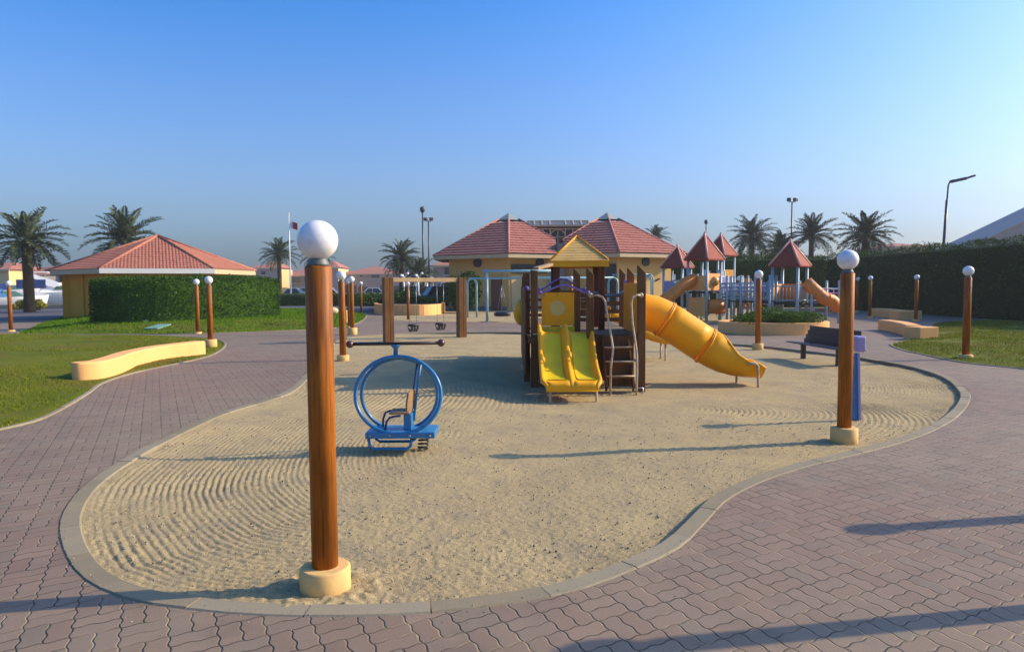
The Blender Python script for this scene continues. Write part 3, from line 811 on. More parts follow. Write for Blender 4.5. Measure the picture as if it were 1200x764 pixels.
palm_px('dark date palm just right of the thin pole with twin lamps',951,277,62,.95,1,dark=True,rz=.9)
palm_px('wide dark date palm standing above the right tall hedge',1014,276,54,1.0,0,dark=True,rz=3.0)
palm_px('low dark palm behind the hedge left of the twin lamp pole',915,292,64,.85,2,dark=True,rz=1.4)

# hedges
hp=[tuple(G(92,372,.30)[:2])]
hedge('hedge','clipped green hedge in front of the left kiosk, its right end sunlit',
      smooth_loop([(-17.3,29.2),(-15.8,28.6),(-14.2,29.1),(-12.9,30.7),(-11.9,33.2)],8,False),1.5,1.92,30000,.085,M['hedge'],.27,.06)
hedge('hedge','very tall dark clipped hedge along the right lawn',[(23.6,12),(23.4,25),(23.0,36),(22.8,48)],1.8,3.75,60000,.16,M['hedgedark'],0,.24,aspect=.22,droop=.8)
hedge('hedge','tall dark hedge screening the back of the climbing towers',[(22.6,50),(14,51),(8.6,53)],1.8,3.8,22000,.18,M['hedgedark'],0,.2,aspect=.25,droop=.8)
hedge('hedge','low clipped hedge before the parked cars near the flagpole',[(-22,62),(-15.5,61.5),(-9.4,58.5)],1.2,1.1,9000,.14,M['bush'],0,.06)
for lab,px,Y,rx,hgt in (('tall dark feathery tree behind the climbing towers',862,58,2.6,3.1),('tall dark feathery tree left of the twin lamp pole',908,60,2.6,3.3),
                        ('dark feathery tree behind the right climbing tower',968,56,2.4,2.7)):
    p=A(px,335,Y); t=thing('feathery_tree',lab,'tree',(p.x,Y,0),'dark trees behind the climbing towers')
    MB().tube([(p.x,Y,0),(p.x+.1,Y,hgt*.5),(p.x,Y,hgt)],[.2,.15,.08],8).build('trunk',M['trunk'],t)
    bush_mesh('crown',(p.x,Y,hgt*.9),(rx,1.8,hgt*.85),5200,.24,M['hedgedark'],t,.25,9,.2)
p=A(541,345,43); t=thing('arched_bush','dark rounded bush tree against the main building corner','bush',(p.x,p.y,0))
MB().tube([(p.x,p.y,0),(p.x,p.y,1.4)],[.12,.08],8).build('trunk',M['trunk'],t)
bush_mesh('crown',(p.x,p.y,1.35),(1.75,1.1,1.6),8000,.13,M['hedgedark'],t,.5,6,.02,.28)

# planters
def planter(label, loop, h, bushlab, bushes, cat='planter'):
    c=np.mean(loop,axis=0); t=thing('planter',label,cat,(c[0],c[1],0),'round rendered planters')
    inn=offset(loop,-.22); mb=MB()
    rows=[[(a[0],a[1],0) for a in loop],[(a[0],a[1],h-.02) for a in loop],[(a[0]*.995+c[0]*.005,a[1]*.995+c[1]*.005,h) for a in loop],[(a[0],a[1],h) for a in inn],[(a[0],a[1],h-.15) for a in inn]]
    mb.sheet(rows,False,True); mb.build('wall',M['cream'],t)
    MB().prism(inn,h-.2,h-.06).build('soil',M['soil'],t)
    for i,(lb,x,y,rx,ry,rz,n,s) in enumerate(bushes):
        o=bush_mesh('shrub',(x,y,h-.1+rz*.35),(rx,ry,rz),n,s,M['bush'],None,.45,8,h-.08)
        tag(o,lb,'shrub',bushlab)
    return t
lp=[(9.2+1.87*math.cos(2*math.pi*k/72),24.05+1.55*math.sin(2*math.pi*k/72)) for k in range(72)]
c=(9.2,24.05)
planter('low cream oval planter of green shrubs in front of the climbing towers',lp,.40,'shrubs in the oval planter',
        [('mounded shrub at the left of the oval planter',c[0]-.7,c[1]-.1,.95,1.25,.40,8000,.07),('bright topped shrub in the middle of the oval planter',c[0]+.0,c[1]-.1,1.0,1.3,.50,8000,.07),
         ('rounded shrub at the right of the oval planter',c[0]+.7,c[1]-.1,.95,1.25,.40,8000,.07)])
lp=g2([(440,367.5),(470,369.5),(500,369.5),(519,367.5),(521,364.5),(515,362.5),(480,361.5),(445,362)])
lp=resample(smooth_loop(lp,5),.3); c=np.mean(lp,axis=0)
planter('long cream planter behind the wooden baby swing frame',lp,.62,'shrubs in the long planter',
        [('dark spreading shrub at the left end of the long planter',c[0]-2.2,c[1],1.6,1.0,.8,2500,.13),('taller leafy shrub in the middle of the long planter',c[0]-.1,c[1],1.3,.9,1.05,2500,.13),
         ('low shrub at the right end of the long planter',c[0]+1.6,c[1],1.4,.9,.6,2000,.13)])

# ================================================================== GLOBE LAMPS
def make_lamp(name, loc, label, hb=.11, h=2.07, group='globe lamps on wooden posts', rb=.142, detail=True):
    x,y,z=loc; t=thing(name,label,'lamp',loc,group)
    rp=.074; zt=h-.255
    MB().lathe([(rb,-.15),(rb,hb-.012),(rb-.012,hb)],32,(x,y,z)).build('foot',M['lampbase'],t)
    mb=MB(); pr=[(rp*1.0,hb-.01),(rp,zt-.006),(rp-.006,zt)]
    mb.lathe(pr,28,(x,y,z)); mb.build('post',M['post'],t)
    MB().lathe([(.062,zt+.001),(.062,zt+.012),(.052,zt+.03),(.046,zt+.055),(.058,zt+.06),(.058,zt+.075)],24,(x,y,z)).build('collar',M['collar'],t)
    MB().ball((x,y,z+h-.1115),.1115,32,20).build('globe',M['globe'],t)
    return t
lamp0=make_lamp('globe_lamp',tuple(G(381.5,684)),'large globe lamp on a wooden post in the foreground, left of the blue spring toy')
def lamp(px,py,label,z=0,tall=False,dz=0):
    p=G(px,py,z)
    if tall: return make_lamp('globe_lamp',(p.x,p.y,z),label,hb=.24,rb=.17,h=2.07+dz)
    c=copy_tree(lamp0); c.location=(p.x,p.y,z+dz); c['label']=label; c.rotation_euler=(0,0,random.uniform(0,6)); return c
lamp(989,511.5,'globe lamp at the right edge of the sand, in front of the purple play post')
lamp(1131.5,421,'globe lamp on the right lawn edge against the dark hedge')
lamp(888,407,'globe lamp at the far edge of the sand, right of the yellow tube slide')
lamp(402,421.5,'globe lamp standing in the sand just right of the foreground lamp post')
lamp(413,392,'globe lamp with a tall cream foot beside the left lawn tip',0,True)
lamp(409.5,384,'thin globe lamp half hidden behind the lamp with the tall cream foot',dz=-.05)
lamp(423.5,367.5,'small distant globe lamp at the tip of the left lawn by the road',dz=-.05)
lamp(478.5,374.5,'globe lamp seen through the wooden baby swing frame',dz=-.12)
lamp(232,391,'farther of the two globe lamps in front of the left hedge',dz=-.05)
lamp(247,407.5,'nearer globe lamp with a tall cream foot at the end of the curved left wall',0,True,-.05)
lamp(13,388.5,'globe lamp at the far left edge beside the thick palm trunk',dz=-.05)
lamp(1073,377,'globe lamp just behind the curved bench wall on the right')
lamp(1019,373,'globe lamp against the dark hedge left of the right curved wall')
lamp(1004.5,366,'distant globe lamp mostly hidden by the right foreground lamp')
lamp(865.5,376.5,'globe lamp in front of the climbing towers, left of the lamp by the tube slide')
lamp(669.5,383,'globe lamp showing its white ball under the yellow play roof')
for i,(x,y) in enumerate(((6.15,5.22),(4.05,3.66))):
    c=copy_tree(lamp0); c.location=(x,y,0); c['label']=('globe lamp out of view on the right whose shadow falls on the paving','globe lamp nearest the right foreground whose shadow crosses the paving corner')[i]

# ================================================================== LOW CURVED WALLS
def curved_wall(label, path, th, h, z0=-.05, group='low cream curved walls', round_start=False, round_end=False):
    P=resample(smooth_loop(path,8,False),.12,False); N=len(P); prof=[(-.5,0),(-.5,h-.03),(-.5+.03/th,h),(.5-.03/th,h),(.5,h-.03),(.5,0)]
    rows=[]
    def row(c,nrm,w):
        return [(c.x+nrm.x*a*th*w,c.y+nrm.y*a*th*w,z0+b if b else z0) for a,b in prof]
    for i in range(N):
        c=Vector(P[i]); t=(Vector(P[min(i+1,N-1)])-Vector(P[max(i-1,0)])).normalized(); nrm=Vector((t.y,-t.x))
        if i==0 and round_start:
            for k in range(6):
                a=math.pi/2*k/6; rows.append(row(c-t*(th/2*math.cos(a)),nrm,max(.02,math.sin(a))))
        rows.append(row(c,nrm,1))
        if i==N-1 and round_end:
            for k in range(1,7):
                a=math.pi/2*k/6; rows.append(row(c+t*(th/2*math.sin(a)),nrm,max(.02,math.cos(a))))
    mb=MB(); mb.sheet(rows,True)
    mb.add(rows[0],[tuple(range(6))]); mb.add(rows[-1],[tuple(range(5,-1,-1))])
    c=Vector(P[N//2])
    o=mb.build('garden_wall',M['cream'],None,origin=(c.x,c.y,0))
    md=o.modifiers.new('edge','EDGE_SPLIT'); md.split_angle=R(40)
    return tag(o,label,'wall',group)
pts=[tuple(G(x,y)[:2]) for x,y in ((98,446.2),(112,444.5),(130,439),(152,430.5),(186,422.5),(234,415.5))]
curved_wall('long low curved cream wall at the edge of the left lawn',pts,.36,.40,round_start=True)
pts=[tuple(G(x,y)[:2]) for x,y in ((1036,386.5),(1050,388.5),(1062,391.5),(1071,395))]
curved_wall('low curved cream wall between the paving and the right lawn',pts,.45,.42)
p=G(1079.5,397.5); o=MB().bx(p.x-.34,p.x+.34,p.y-.28,p.y+.34,-.05,.38,R(14)).build('wall_block',M['cream'],None,.02,origin=(p.x,p.y,0))
tag(o,'square cream end block at the near end of the right curved wall','wall','low cream curved walls')
pts=[tuple(G(x,y)[:2]) for x,y in ((1023,370.5),(1036,371),(1048,372.5),(1060,373.5))]
curved_wall('distant low cream wall in the shade of the right tall hedge',pts,.5,.46)
p=G(1061,374.6); o=MB().bx(p.x-.62,p.x+.62,p.y-.3,p.y+.3,-.05,.42,R(10)).build('wall_block',M['cream'],None,.02,origin=(p.x,p.y,0))
tag(o,'shaded cream end block of the distant wall under the tall hedge','wall','low cream curved walls')

# ================================================================== BLUE SPRING TOY
Y0=7.12
def T(cx,cy,dy=0.0):           # point surveyed on the toy
    return A(390+cx/4.775,380+cy/4.775,Y0+dy)
c0=G(469,518)
toy=thing('spring_rider','blue ring shaped helicopter spring toy with brown rotor bar','spring toy',(c0.x,c0.y,-.04))
def ring(cx,cy,rx,ry,dtop,dbot,name,r=.0195):
    pts=[]
    for k in range(56):
        a=2*math.pi*k/56; f=.5-.5*math.sin(a); pts.append(T(cx+rx*math.cos(a),cy-ry*math.sin(a),dtop*(1-f)+dbot*f))
    mb=MB().tube(pts,r,12,True); return mb.build(name,M['blue'],toy)
ring(365,397,240,217,-.02,-.17,'ring'); ring(374,390,213,200,.02,.17,'ring')
a=T(180,606,-.19); b=T(570,598,-.19)
zt=.205
mb=MB().bx(a.x,b.x,Y0-.20,Y0+.20,zt-.064,zt); mb.build('platform',M['blue'],toy,.008)
mb=MB()
for i in range(4):
    xx=a.x+.05+(b.x-a.x-.1)*i/3; mb.ball((xx,Y0-.203,zt-.035),.011,8,6)
mb.build('bolt',M['steel'],toy)
for dy in (-.17,.17):
    xs0,xs1=a.x+.03,b.x-.24
    MB().tube([(xs0,Y0+dy,zt-.07),(xs0+.015,Y0+dy,zt-.15),(xs0+.05,Y0+dy,zt-.175),(xs1-.05,Y0+dy,zt-.175),(xs1-.015,Y0+dy,zt-.15),(xs1,Y0+dy,zt-.07)],.016,10).build('foot_bar',M['blue'],toy)
# spring
cx_=(a.x+b.x)/2+.19; pts=[]
for k in range(85):
    an=k/17*2*math.pi; pts.append((cx_+.01+.02*k/84+.052*math.cos(an),Y0+.03+.052*math.sin(an),-.06+.19*k/84))
MB().tube(pts,.009,8).build('spring',M['black'],toy)
# rotor
ra,rb_=T(95,112),T(606,104)
MB().tube([ra,rb_],.0175,14).build('rotor_bar',M['rotor'],toy)
for q in (ra,rb_): MB().ball(q,.040,20,14).build('end_ball',M['knob'],toy)
q=T(352,150); zr=T(352,108).z
MB().lathe([(.026,q.z-.05),(.024,zr-.05),(.055,zr-.018),(.055,zr-.012)],20,(q.x,Y0,0)).build('rotor_mount',M['blue'],toy)
# seat and back
p1,p2=T(490,205,.02),T(447,545,.06)
MB().tube([T(492,212,.0),T(470,380,.05),T(452,540,.05)],.014,10).build('back_post',M['blue'],toy)
MB().tube([T(474,208,.02),T(452,360,.12),T(437,540,.13)],.012,10).build('back_post',M['darkblue'],toy)
bc=T(441,425,.02)
mb=MB().plate([(-.11,-.10),(.11,-.10),(.12,-.02),(.105,.09),(.05,.115),(-.05,.115),(-.105,.09),(-.12,-.02)],((bc.x,Y0+.02,bc.z),Vector((.30,.95,0)),Vector((.10,-.03,.99))),.022)
so=mb.build('seat_back',M['seat'],toy,.006)
sc_=T(386,487)
mb=MB().bx(sc_.x-.115,sc_.x+.10,Y0-.12,Y0+.13,sc_.z-.012,sc_.z+.014); mb.build('seat',M['seat'],toy,.01)
mb=MB().bx(sc_.x+.03,sc_.x+.115,Y0-.09,Y0+.09,zt+.001,sc_.z-.014); mb.build('seat_pedestal',M['blue'],toy,.01)
for dy in (-.10,.10):
    MB().tube([T(282,600,dy),T(282,530,dy),T(294,494,dy),T(322,482,dy),T(345,488,dy)] if dy>0 else [T(292,600,dy),T(300,545,dy),T(318,522,dy),T(350,514,dy),T(380,512,dy)],.012,10).build('grab_hoop',M['darkblue'],toy)

# ================================================================== BABY SWINGS
pa,pb=G(455.5,400),G(541,394.2)
sw=thing('timber_frame','wooden swing frame of two thick posts and a pale beam','swing frame',(pa.x,pa.y,0))
for p,wd,hh in ((pa,.29,1.98),(pb,.27,1.98)):
    MB().bx(p.x-wd/2,p.x+.01,p.y-.16,p.y+.16,-.2,hh,R(24),(p.x,p.y)).build('post',M['oldwood'],sw,.012)
    MB().bx(p.x+.016,p.x+wd/2,p.y-.16,p.y+.16,-.2,hh-.01,R(24),(p.x,p.y)).build('post',M['oldwood'],sw,.012)
MB().beam((pa.x,pa.y-.0,1.90),(pb.x,pb.y,1.90),.10,.13).build('beam',M['palewood'],sw,.01)
dirb=(pb-pa); 
def baby_swing(px,label):
    f=((px-455.5)/(541-455.5)); f=f*pa.y/(pb.y+(pa.y-pb.y)*f)     # perspective spacing
    c=pa+dirb*f; zs=.50; d=dirb.normalized(); n_=Vector((-d.y,d.x,0))
    t=thing('baby_swing',label,'swing',(c.x,c.y,1.84),'black bucket swings')
    for s in (-1,1):
        pts=[c+d*(s*.13)+Vector((0,0,1.84)),c+d*(s*.13)+Vector((0,0,zs+.02))]
        MB().tube(pts,.006,6).build('chain',M['steel'],t)
    # bucket: shell with two leg holes
    rows=[]; 
    for z,wx,wy in ((zs+.0,.17,.13),(zs-.07,.165,.125),(zs-.14,.13,.11)):
        rows.append([(c+d*(wx*math.cos(2*math.pi*k/20))+n_*(wy*math.sin(2*math.pi*k/20))+Vector((0,0,z-(0 if z>zs-.01 else .0)))) for k in range(20)])
    mb=MB(); mb.sheet([rows[0],rows[1]],True,True); mb.build('bucket',M['black'],t,solid=.025)
    mb=MB()
    for s in (-1,0,1):
        mb.beam(c+d*(s*.115)-n_*.11+Vector((0,0,zs-.06)),c+d*(s*.095)-n_*.05+Vector((0,0,zs-.22)),.06,.03)
        mb.beam(c+d*(s*.115)+n_*.11+Vector((0,0,zs-.06)),c+d*(s*.095)+n_*.05+Vector((0,0,zs-.22)),.06,.03)
    mb.beam(c-d*.12+Vector((0,0,zs-.225)),c+d*.12+Vector((0,0,zs-.225)),.14,.035); mb.build('crotch_strap',M['black'],t)
baby_swing(484.5,'black bucket swing hanging nearer the left wooden post')
baby_swing(516.5,'black bucket swing hanging nearer the right wooden post')

# ================================================================== PALE BLUE SWING FRAMES
p=G(571,377.2); q=A(646,376,p.y); zt=A(571,318,p.y).z
fr=thing('swing_frame','tall pale blue pipe frame shaped like a goal','swing frame',(p.x,p.y,0),'pale blue pipe frames')
MB().tube([(p.x-.22,p.y,zt),(q.x+.2,p.y,zt)],.065,14).build('top_bar',M['aqua'],fr)
for x in (p.x,q.x): MB().tube([(x,p.y,-.2),(x,p.y,zt-.05)],.06,14).build('leg',M['aqua'],fr)
c=A(588.5,360,p.y)
tsw=thing('tire_swing','black tyre seat hanging from the tall pale blue frame','swing',(c.x,p.y,zt-.07))
pts=[(c.x+.30*math.cos(2*math.pi*k/28),p.y+.30*math.sin(2*math.pi*k/28),.36) for k in range(28)]
MB().tube(pts,.10,12,True).build('tyre',M['black'],tsw)
for k in range(3):
    an=2*math.pi*k/3+.4; MB().tube([(c.x,p.y,zt-.66),(c.x+.3*math.cos(an),p.y+.3*math.sin(an),.42)],.008,6).build('chain',M['steel'],tsw)
MB().tube([(c.x,p.y,zt-.06),(c.x,p.y,zt-.66)],.014,6).build('swivel',M['iron'],tsw)
def arch_pts(x0,x1,y,zt,dy=0):
    pts=[(x0,y,-.2),(x0,y,zt-.30)]
    for k in range(1,9):
        an=math.pi*k/9; pts.append(((x0+x1)/2-(x1-x0)/2*math.cos(an),y+dy*k/9,zt-.30+.30*math.sin(an)))
    return pts+[(x1,y+dy,zt-.30),(x1,y+dy,-.2)]
Yb=37.0; l=A(547.5,326,Yb); zt=A(552,326.5,Yb).z; r_=A(719,326,Yb)
fr=thing('swing_frame','lower pale blue pipe frame with arched end legs','swing frame',(l.x,Yb,0),'pale blue pipe frames')
for x in (l.x,r_.x-.28): MB().tube(arch_pts(x,x+.5,Yb,zt),.055,12).build('arched_leg',M['aqua'],fr)
MB().tube([(l.x+.25,Yb,zt),(r_.x,Yb,zt)],.055,12).build('top_bar',M['aqua'],fr)
Yc=33.0; l=A(756.5,330,Yc); ztc=A(760,321.5,Yc).z
fr=thing('climbing_arch','pale blue pipe arch beside the yellow tube slide','climbing arch',(l.x,Yc,0),'pale blue pipe frames')
for dx,dy in ((0,0),(.02,.5)): MB().tube(arch_pts(l.x+dx,l.x+.36+dx,Yc+dy,ztc),.04,12).build('arched_leg',M['aqua'],fr)
MB().tube([(l.x-1.6,Yc,ztc-.02),(l.x+.2,Yc,ztc)],.035,10).build('top_bar',M['aqua'],fr)

# ================================================================== WOODEN PLAY STRUCTURE
ps=thing('play_structure','dark timber play structure with yellow slides and a yellow roof','play structure',(1.3,13.5,-.04))
def post(x,y,h,wd=.118,mat='darkwood',slope=.13,rz=0,z0=-.3):
    P=[(-wd/2,-wd/2),(wd/2,-wd/2),(wd/2,wd/2),(-wd/2,wd/2)]; ca,sa=math.cos(rz),math.sin(rz)
    P=[(x+a*ca-b*sa,y+a*sa+b*ca) for a,b in P]
    zz=[h,h-slope,h-slope,h]
    V=[(a,b,z0) for a,b in P]+[(P[i][0],P[i][1],zz[i]) for i in range(4)]
    return MB().add(V,[(0,3,2,1),(4,5,6,7),(0,1,5,4),(1,2,6,5),(2,3,7,6),(3,0,4,7)]).build('post',M[mat],ps,.006)
PL=G(626.5,449); PR=G(751,454.5)
DZ=.87
post(PL.x,PL.y,1.97,.125,slope=0.02); post(.27,12.5,1.93,slope=.02); post(.30,13.9,1.93,slope=.02); post(.30,16.3,1.93,slope=.02)
post(1.31,11.45,2.0); post(1.135,11.95,2.0); post(PR.x,PR.y,2.02,.125)
post(2.24,12.9,2.02); post(2.42,15.0,2.06)
for x,y in ((.83,12.65),(1.66,12.65),(.83,13.5),(1.66,13.5)): post(x,y,2.1,.11,'redwood',0)
post(2.3,16.9,1.7); post(1.2,16.9,1.7)
# deck boards
mb=MB(); y=11.62
while y<17: mb.bx(.36,2.16,y,y+.135,DZ-.04,DZ+random.uniform(-.002,.002)); y+=.143
mb.build('deck',M['deck'],ps)
mb=MB().bx(.30,2.2,11.56,11.60,DZ-.16,DZ-.045); mb.bx(.27,.32,11.6,17,DZ-.16,DZ-.045); mb.bx(2.18,2.23,11.6,17,DZ-.16,DZ-.045); mb.build('deck_beam',M['darkwood'],ps)
# left plank wall, back planks
mb=MB(); y=11.75; i=0
while y<16.2:
    mb.bx(.215,.245,y,y+.13,.12+.05*(i%3==0),1.66+random.uniform(-.02,.02)); y+=.14; i+=1
mb.build('side_planks',M['darkwood'],ps)
mb=MB()
for z in (.93,1.10,1.27,1.44): mb.bx(1.2,2.4,14.4,14.43,z,z+.085)
mb.build('rail_planks',M['darkwood'],ps)
mb=MB()
for z in (.93,1.12,1.31,1.50): mb.bx(.3,2.3,16.95,16.98,z,z+.07)
mb.build('rail_planks',M['darkwood'],ps)
mb=MB(); x=.42
while x<2.1: mb.bx(x,x+.13,12.3,12.33,.0,.7); x+=.14
mb.build('skirt_planks',M['darkwood'],ps)
# yellow porthole panel
x0,x1,z0,z1=.52,1.085,1.0,1.575; yc=11.9; cx_,cz_,rr=.79,1.305,.135
mb=MB(); n=32; V=[]
def outer(a):
    dx,dz=math.cos(a),math.sin(a); hw,hh=(x1-x0)/2,(z1-z0)/2; k=min(hw/max(1e-6,abs(dx)),hh/max(1e-6,abs(dz))); return ((x0+x1)/2+dx*k,(z0+z1)/2+dz*k)
for yy in (yc-.014,yc+.014):
    for k in range(n):
        a=2*math.pi*(k+.0)/n+math.pi/4; ox,oz=outer(a); V.append((ox,yy,oz))
    for k in range(n):
        a=2*math.pi*k/n+math.pi/4; V.append((cx_+rr*math.cos(a),yy,cz_+rr*math.sin(a)))
Fs=[]
for k in range(n):
    j=(k+1)%n
    Fs+= [(k,j,n+j,n+k),(2*n+k,3*n+k,3*n+j,2*n+j),(k,2*n+k,2*n+j,j),(n+k,n+j,3*n+j,3*n+k)]
mb.add(V,Fs).build('porthole_panel',M['yellow'],ps)
MB().lathe([(rr-.002,-.006),(rr-.002,.006)],32,(0,0,0),False)
mb=MB(); mb.plate([(rr*.995*math.cos(2*math.pi*k/32),rr*.995*math.sin(2*math.pi*k/32)) for k in range(32)],((cx_,yc,cz_),(1,0,0),(0,0,1)),.01); mb.build('porthole_window',M['ivory'],ps)
mb=MB()
for x in (x0+.04,cx_,x1-.04): mb.ball((x,yc-.015,z1-.045),.011,8,6)
mb.build('bolt',M['rotor'],ps)
MB().bx(.52,1.09,11.86,11.885,DZ+.02,DZ+.115).build('toe_board',M['lime'],ps)
# purple wave rails
def wave(x0,x1,y,zb,hp,name='wave_rail'):
    pts=[]
    for k in range(25):
        f=k/24; pts.append((x0+(x1-x0)*f,y,zb+hp*(.5-.5*math.cos(2*math.pi*f))**.9))
    MB().tube(pts,.017,10).build(name,M['purple'],ps)
    for x in (x0,x1):
        MB().ball((x,y-.015,zb),.038,16,10,(1,.55,1)).build('rail_flange',M['purple'],ps)
wave(.47,1.27,11.4,1.575,.125); wave(.5,1.34,12.55,1.62,.20)
wave(.30,.30+.001,13.0,1.62,.0,'rail_knob')
mb=MB().ball((.27,12.42,1.64),.06,14,10); mb.build('rail_flange',M['purple'],ps)
MB().bx(2.28,2.45,13.9,13.94,DZ,1.80).build('purple_panel',M['purple'],ps,.01)
MB().tube([(1.4,13.0,1.62),(1.75,13.02,1.5),(2.0,13.02,1.5),(2.2,13.0,1.62)],.02,8).build('curved_rail',M['blue'],ps)
# roof: corrugated pyramid with deep yellow fascia
cx_,cy_,hs=1.245,13.07,.535; zf=2.035
mb=MB()
mb.sheet([[(cx_+a*hs,cy_+b*hs,zf) for a,b in ((-1,-1),(1,-1),(1,1),(-1,1))],[(cx_+a*(hs-.01),cy_+b*(hs-.01),zf+.13) for a,b in ((-1,-1),(1,-1),(1,1),(-1,1))]],False,True)
rf=mb.build('roof_fascia',M['yellow'],ps,solid=.02)
mb=MB(); rows=[]; nst=9
for k in range(nst):
    f=k/nst; f2=(k+1)/nst; s=(hs-.012)*(1-f); s2=(hs-.012)*(1-f2)
    rows.append([(cx_+a*(s+.026),cy_+b*(s+.026),zf+.13+.45*f-.016) for a,b in ((-1,-1),(1,-1),(1,1),(-1,1))])
    rows.append([(cx_+a*max(.008,s2-.004),cy_+b*max(.008,s2-.004),zf+.13+.45*f2-.004) for a,b in ((-1,-1),(1,-1),(1,1),(-1,1))])
mb.sheet(rows,False,True); mb.build('roof',M['tanroof'],ps)
mb=MB()
for a,b in ((-1,-1),(1,-1),(1,1),(-1,1)): mb.tube([(cx_+a*(hs-.01),cy_+b*(hs-.01),zf+.135),(cx_,cy_,zf+.60)],.016,8)
mb.build('roof_hip',M['yellow'],ps)
MB().beam((.42,11.75,1.99),(.75,12.6,2.09),.09,.05).build('roof_brace',M['palewood'],ps)
# double slide
def slide_section(Y,z,xc,half,wall,flare):
    half*=1-.16*max(0,(10.34-Y)/.19)**2.2
    """closed outline across a moulded double chute"""
    w_=max(.004,wall); h=half+flare
    L=[(-h,z-.03),(-h,z+w_-.012),(-h+.012,z+w_),(-h+.040,z+w_),(-h+.055,z+w_-.014),(-h+.075,z+.012+.25*w_),(-h+.115,z+.008)]
    C=[(-.10,z+.008),(-.055,z+.012+.25*w_),(-.030,z+w_-.014),(-.018,z+w_-.003),(.018,z+w_-.003),(.030,z+w_-.014),(.055,z+.012+.25*w_),(.10,z+.008)]
    Rr=[(-a,b) for a,b in reversed(L)]
    return [(xc+a,Y,b) for a,b in L+C+Rr+[(0,z-.03)]]
path=[(11.62,.90,.14),(11.57,.895,.15),(11.50,.865,.155),(11.42,.80,.16),(11.32,.70,.165),(11.2,.585,.17),(11.08,.48,.17),(10.95,.385,.165),(10.82,.32,.15),(10.68,.28,.125),(10.53,.26,.095),(10.38,.25,.06),(10.26,.245,.032),(10.20,.235,.012),(10.165,.21,.0),(10.15,.17,-.01),(10.15,.135,-.012)]
_p1=smooth_loop([(q[0],q[1]) for q in path],4,False); _p2=smooth_loop([(q[0],q[2]) for q in path],4,False)
fine=[(u[0],u[1],v[1]) for u,v in zip(_p1,_p2)]
rows=[]
for i,(Y,z,wl) in enumerate(fine):
    rows.append(slide_section(Y,z,.90,.455,wl,.012))
mb=MB(); mb.sheet(rows,True,True); mb.add(rows[0],[tuple(range(len(rows[0])))]); mb.add(rows[-1],[tuple(range(len(rows[-1])-1,-1,-1))]); so=mb.build('double_slide',M['yellow'],ps)
md=so.modifiers.new('edge','EDGE_SPLIT'); md.split_angle=R(50)
for xc in (.625,1.175):
    rows=[]
    for Y,z,wl in fine[8:46]: rows.append([(xc-.185,Y-.005,z+.030),(xc-.15,Y-.005,z+.020),(xc+.15,Y-.005,z+.020),(xc+.185,Y-.005,z+.030)])
    MB().sheet(rows,True).build('slide_bed',M['lime'],ps)
for x in (.57,1.27): MB().tube([(x+(.08 if x<1 else -.08),10.40,.23),(x+(.02 if x<1 else -.02),10.30,.20),(x,10.24,.12),(x,10.23,-.3)],.018,10).build('slide_leg',M['whitetube'],ps)
# ladder
xl,xr=1.53,1.99
for i,z in enumerate((.67,.45,.225)):
    yy=11.45-.13*(i+1)
    MB().tube([(xl,yy-.06,z),(xr,yy-.06,z)],.013,8).build('rung',M['whitetube'],ps)
    MB().bx(xl+.02,xr-.02,yy-.05,yy+.16,z-.045,z-.015).build('tread',M['darkwood'],ps)
    MB().bx(xl+.02,xr-.02,yy+.165,yy+.19,z-.2,z+.17).build('riser',M['darkwood'],ps)
for x in (xl,xr-.02): MB().beam((x+.0,11.62,DZ-.05),(x,11.0,.02),.03,.16).build('stringer',M['darkwood'],ps)
MB().tube([(1.32,11.36,1.53),(1.42,11.30,1.53),(1.49,11.24,1.50),(1.53,11.2,1.43),(1.56,11.14,1.2),(1.62,11.05,.80),(1.63,10.98,.66),(1.585,10.9,.40),(1.565,10.86,-.2)],.018,10).build('handrail',M['whitetube'],ps)
MB().tube([(PR.x-.03,11.12,1.53),(2.03,11.10,1.535),(1.96,11.08,1.50),(1.935,11.06,1.40),(1.95,11.04,1.1),(2.0,11.0,.72),(2.01,10.95,.55),(2.0,10.88,.3),(1.98,10.84,-.2)],.018,10).build('handrail',M['whitetube'],ps)
for q in ((1.31,11.375,1.53),(PR.x-.02,PR.y-.075,1.53)): MB().ball(q,.042,14,10,(1,.6,1)).build('rail_cap',M['whitetube'],ps)
MB().tube([(1.95,11.0,.03),(2.12,11.0,.03),(2.12,11.0,-.2)],.013,8).build('ground_rail',M['steel'],ps)
# tube slide
MB().bx(2.10,2.135,11.35,12.85,DZ,1.73).build('slide_entry_panel',M['yellow'],ps,.008)
axis=[Vector(q) for q in ((2.12,12.15,1.23),(2.32,12.15,1.225),(2.52,12.14,1.185),(2.70,12.12,1.10),(2.86,12.10,1.0),(3.05,12.08,.87),(3.22,12.06,.755),(3.40,12.03,.635),(3.56,12.01,.54),(3.72,11.98,.46),(3.90,11.95,.40),(4.10,11.92,.365),(4.28,11.90,.35),(4.38,11.89,.33))]
def tube_rows(ax,rs,spans,n=28):
    rows=[]
    for i,p in enumerate(ax):
        t=(ax[min(i+1,len(ax)-1)]-ax[max(i-1,0)]).normalized(); s=t.cross(Vector((0,0,1))).normalized(); u=s.cross(t)
        sp=spans[i]; row=[]
        for k in range(n+1):
            a=-math.pi/2-sp+2*sp*k/n; row.append(p+s*(rs[i]*math.cos(a))+u*(rs[i]*math.sin(a)))
        rows.append(row)
    return rows
rt=.318
MB().sheet(tube_rows(axis[:4]+[axis[4]*.15+axis[3]*.85],[rt]*5,[math.pi]*5),True).build('tube_section',M['yellow'],ps,solid=.012)
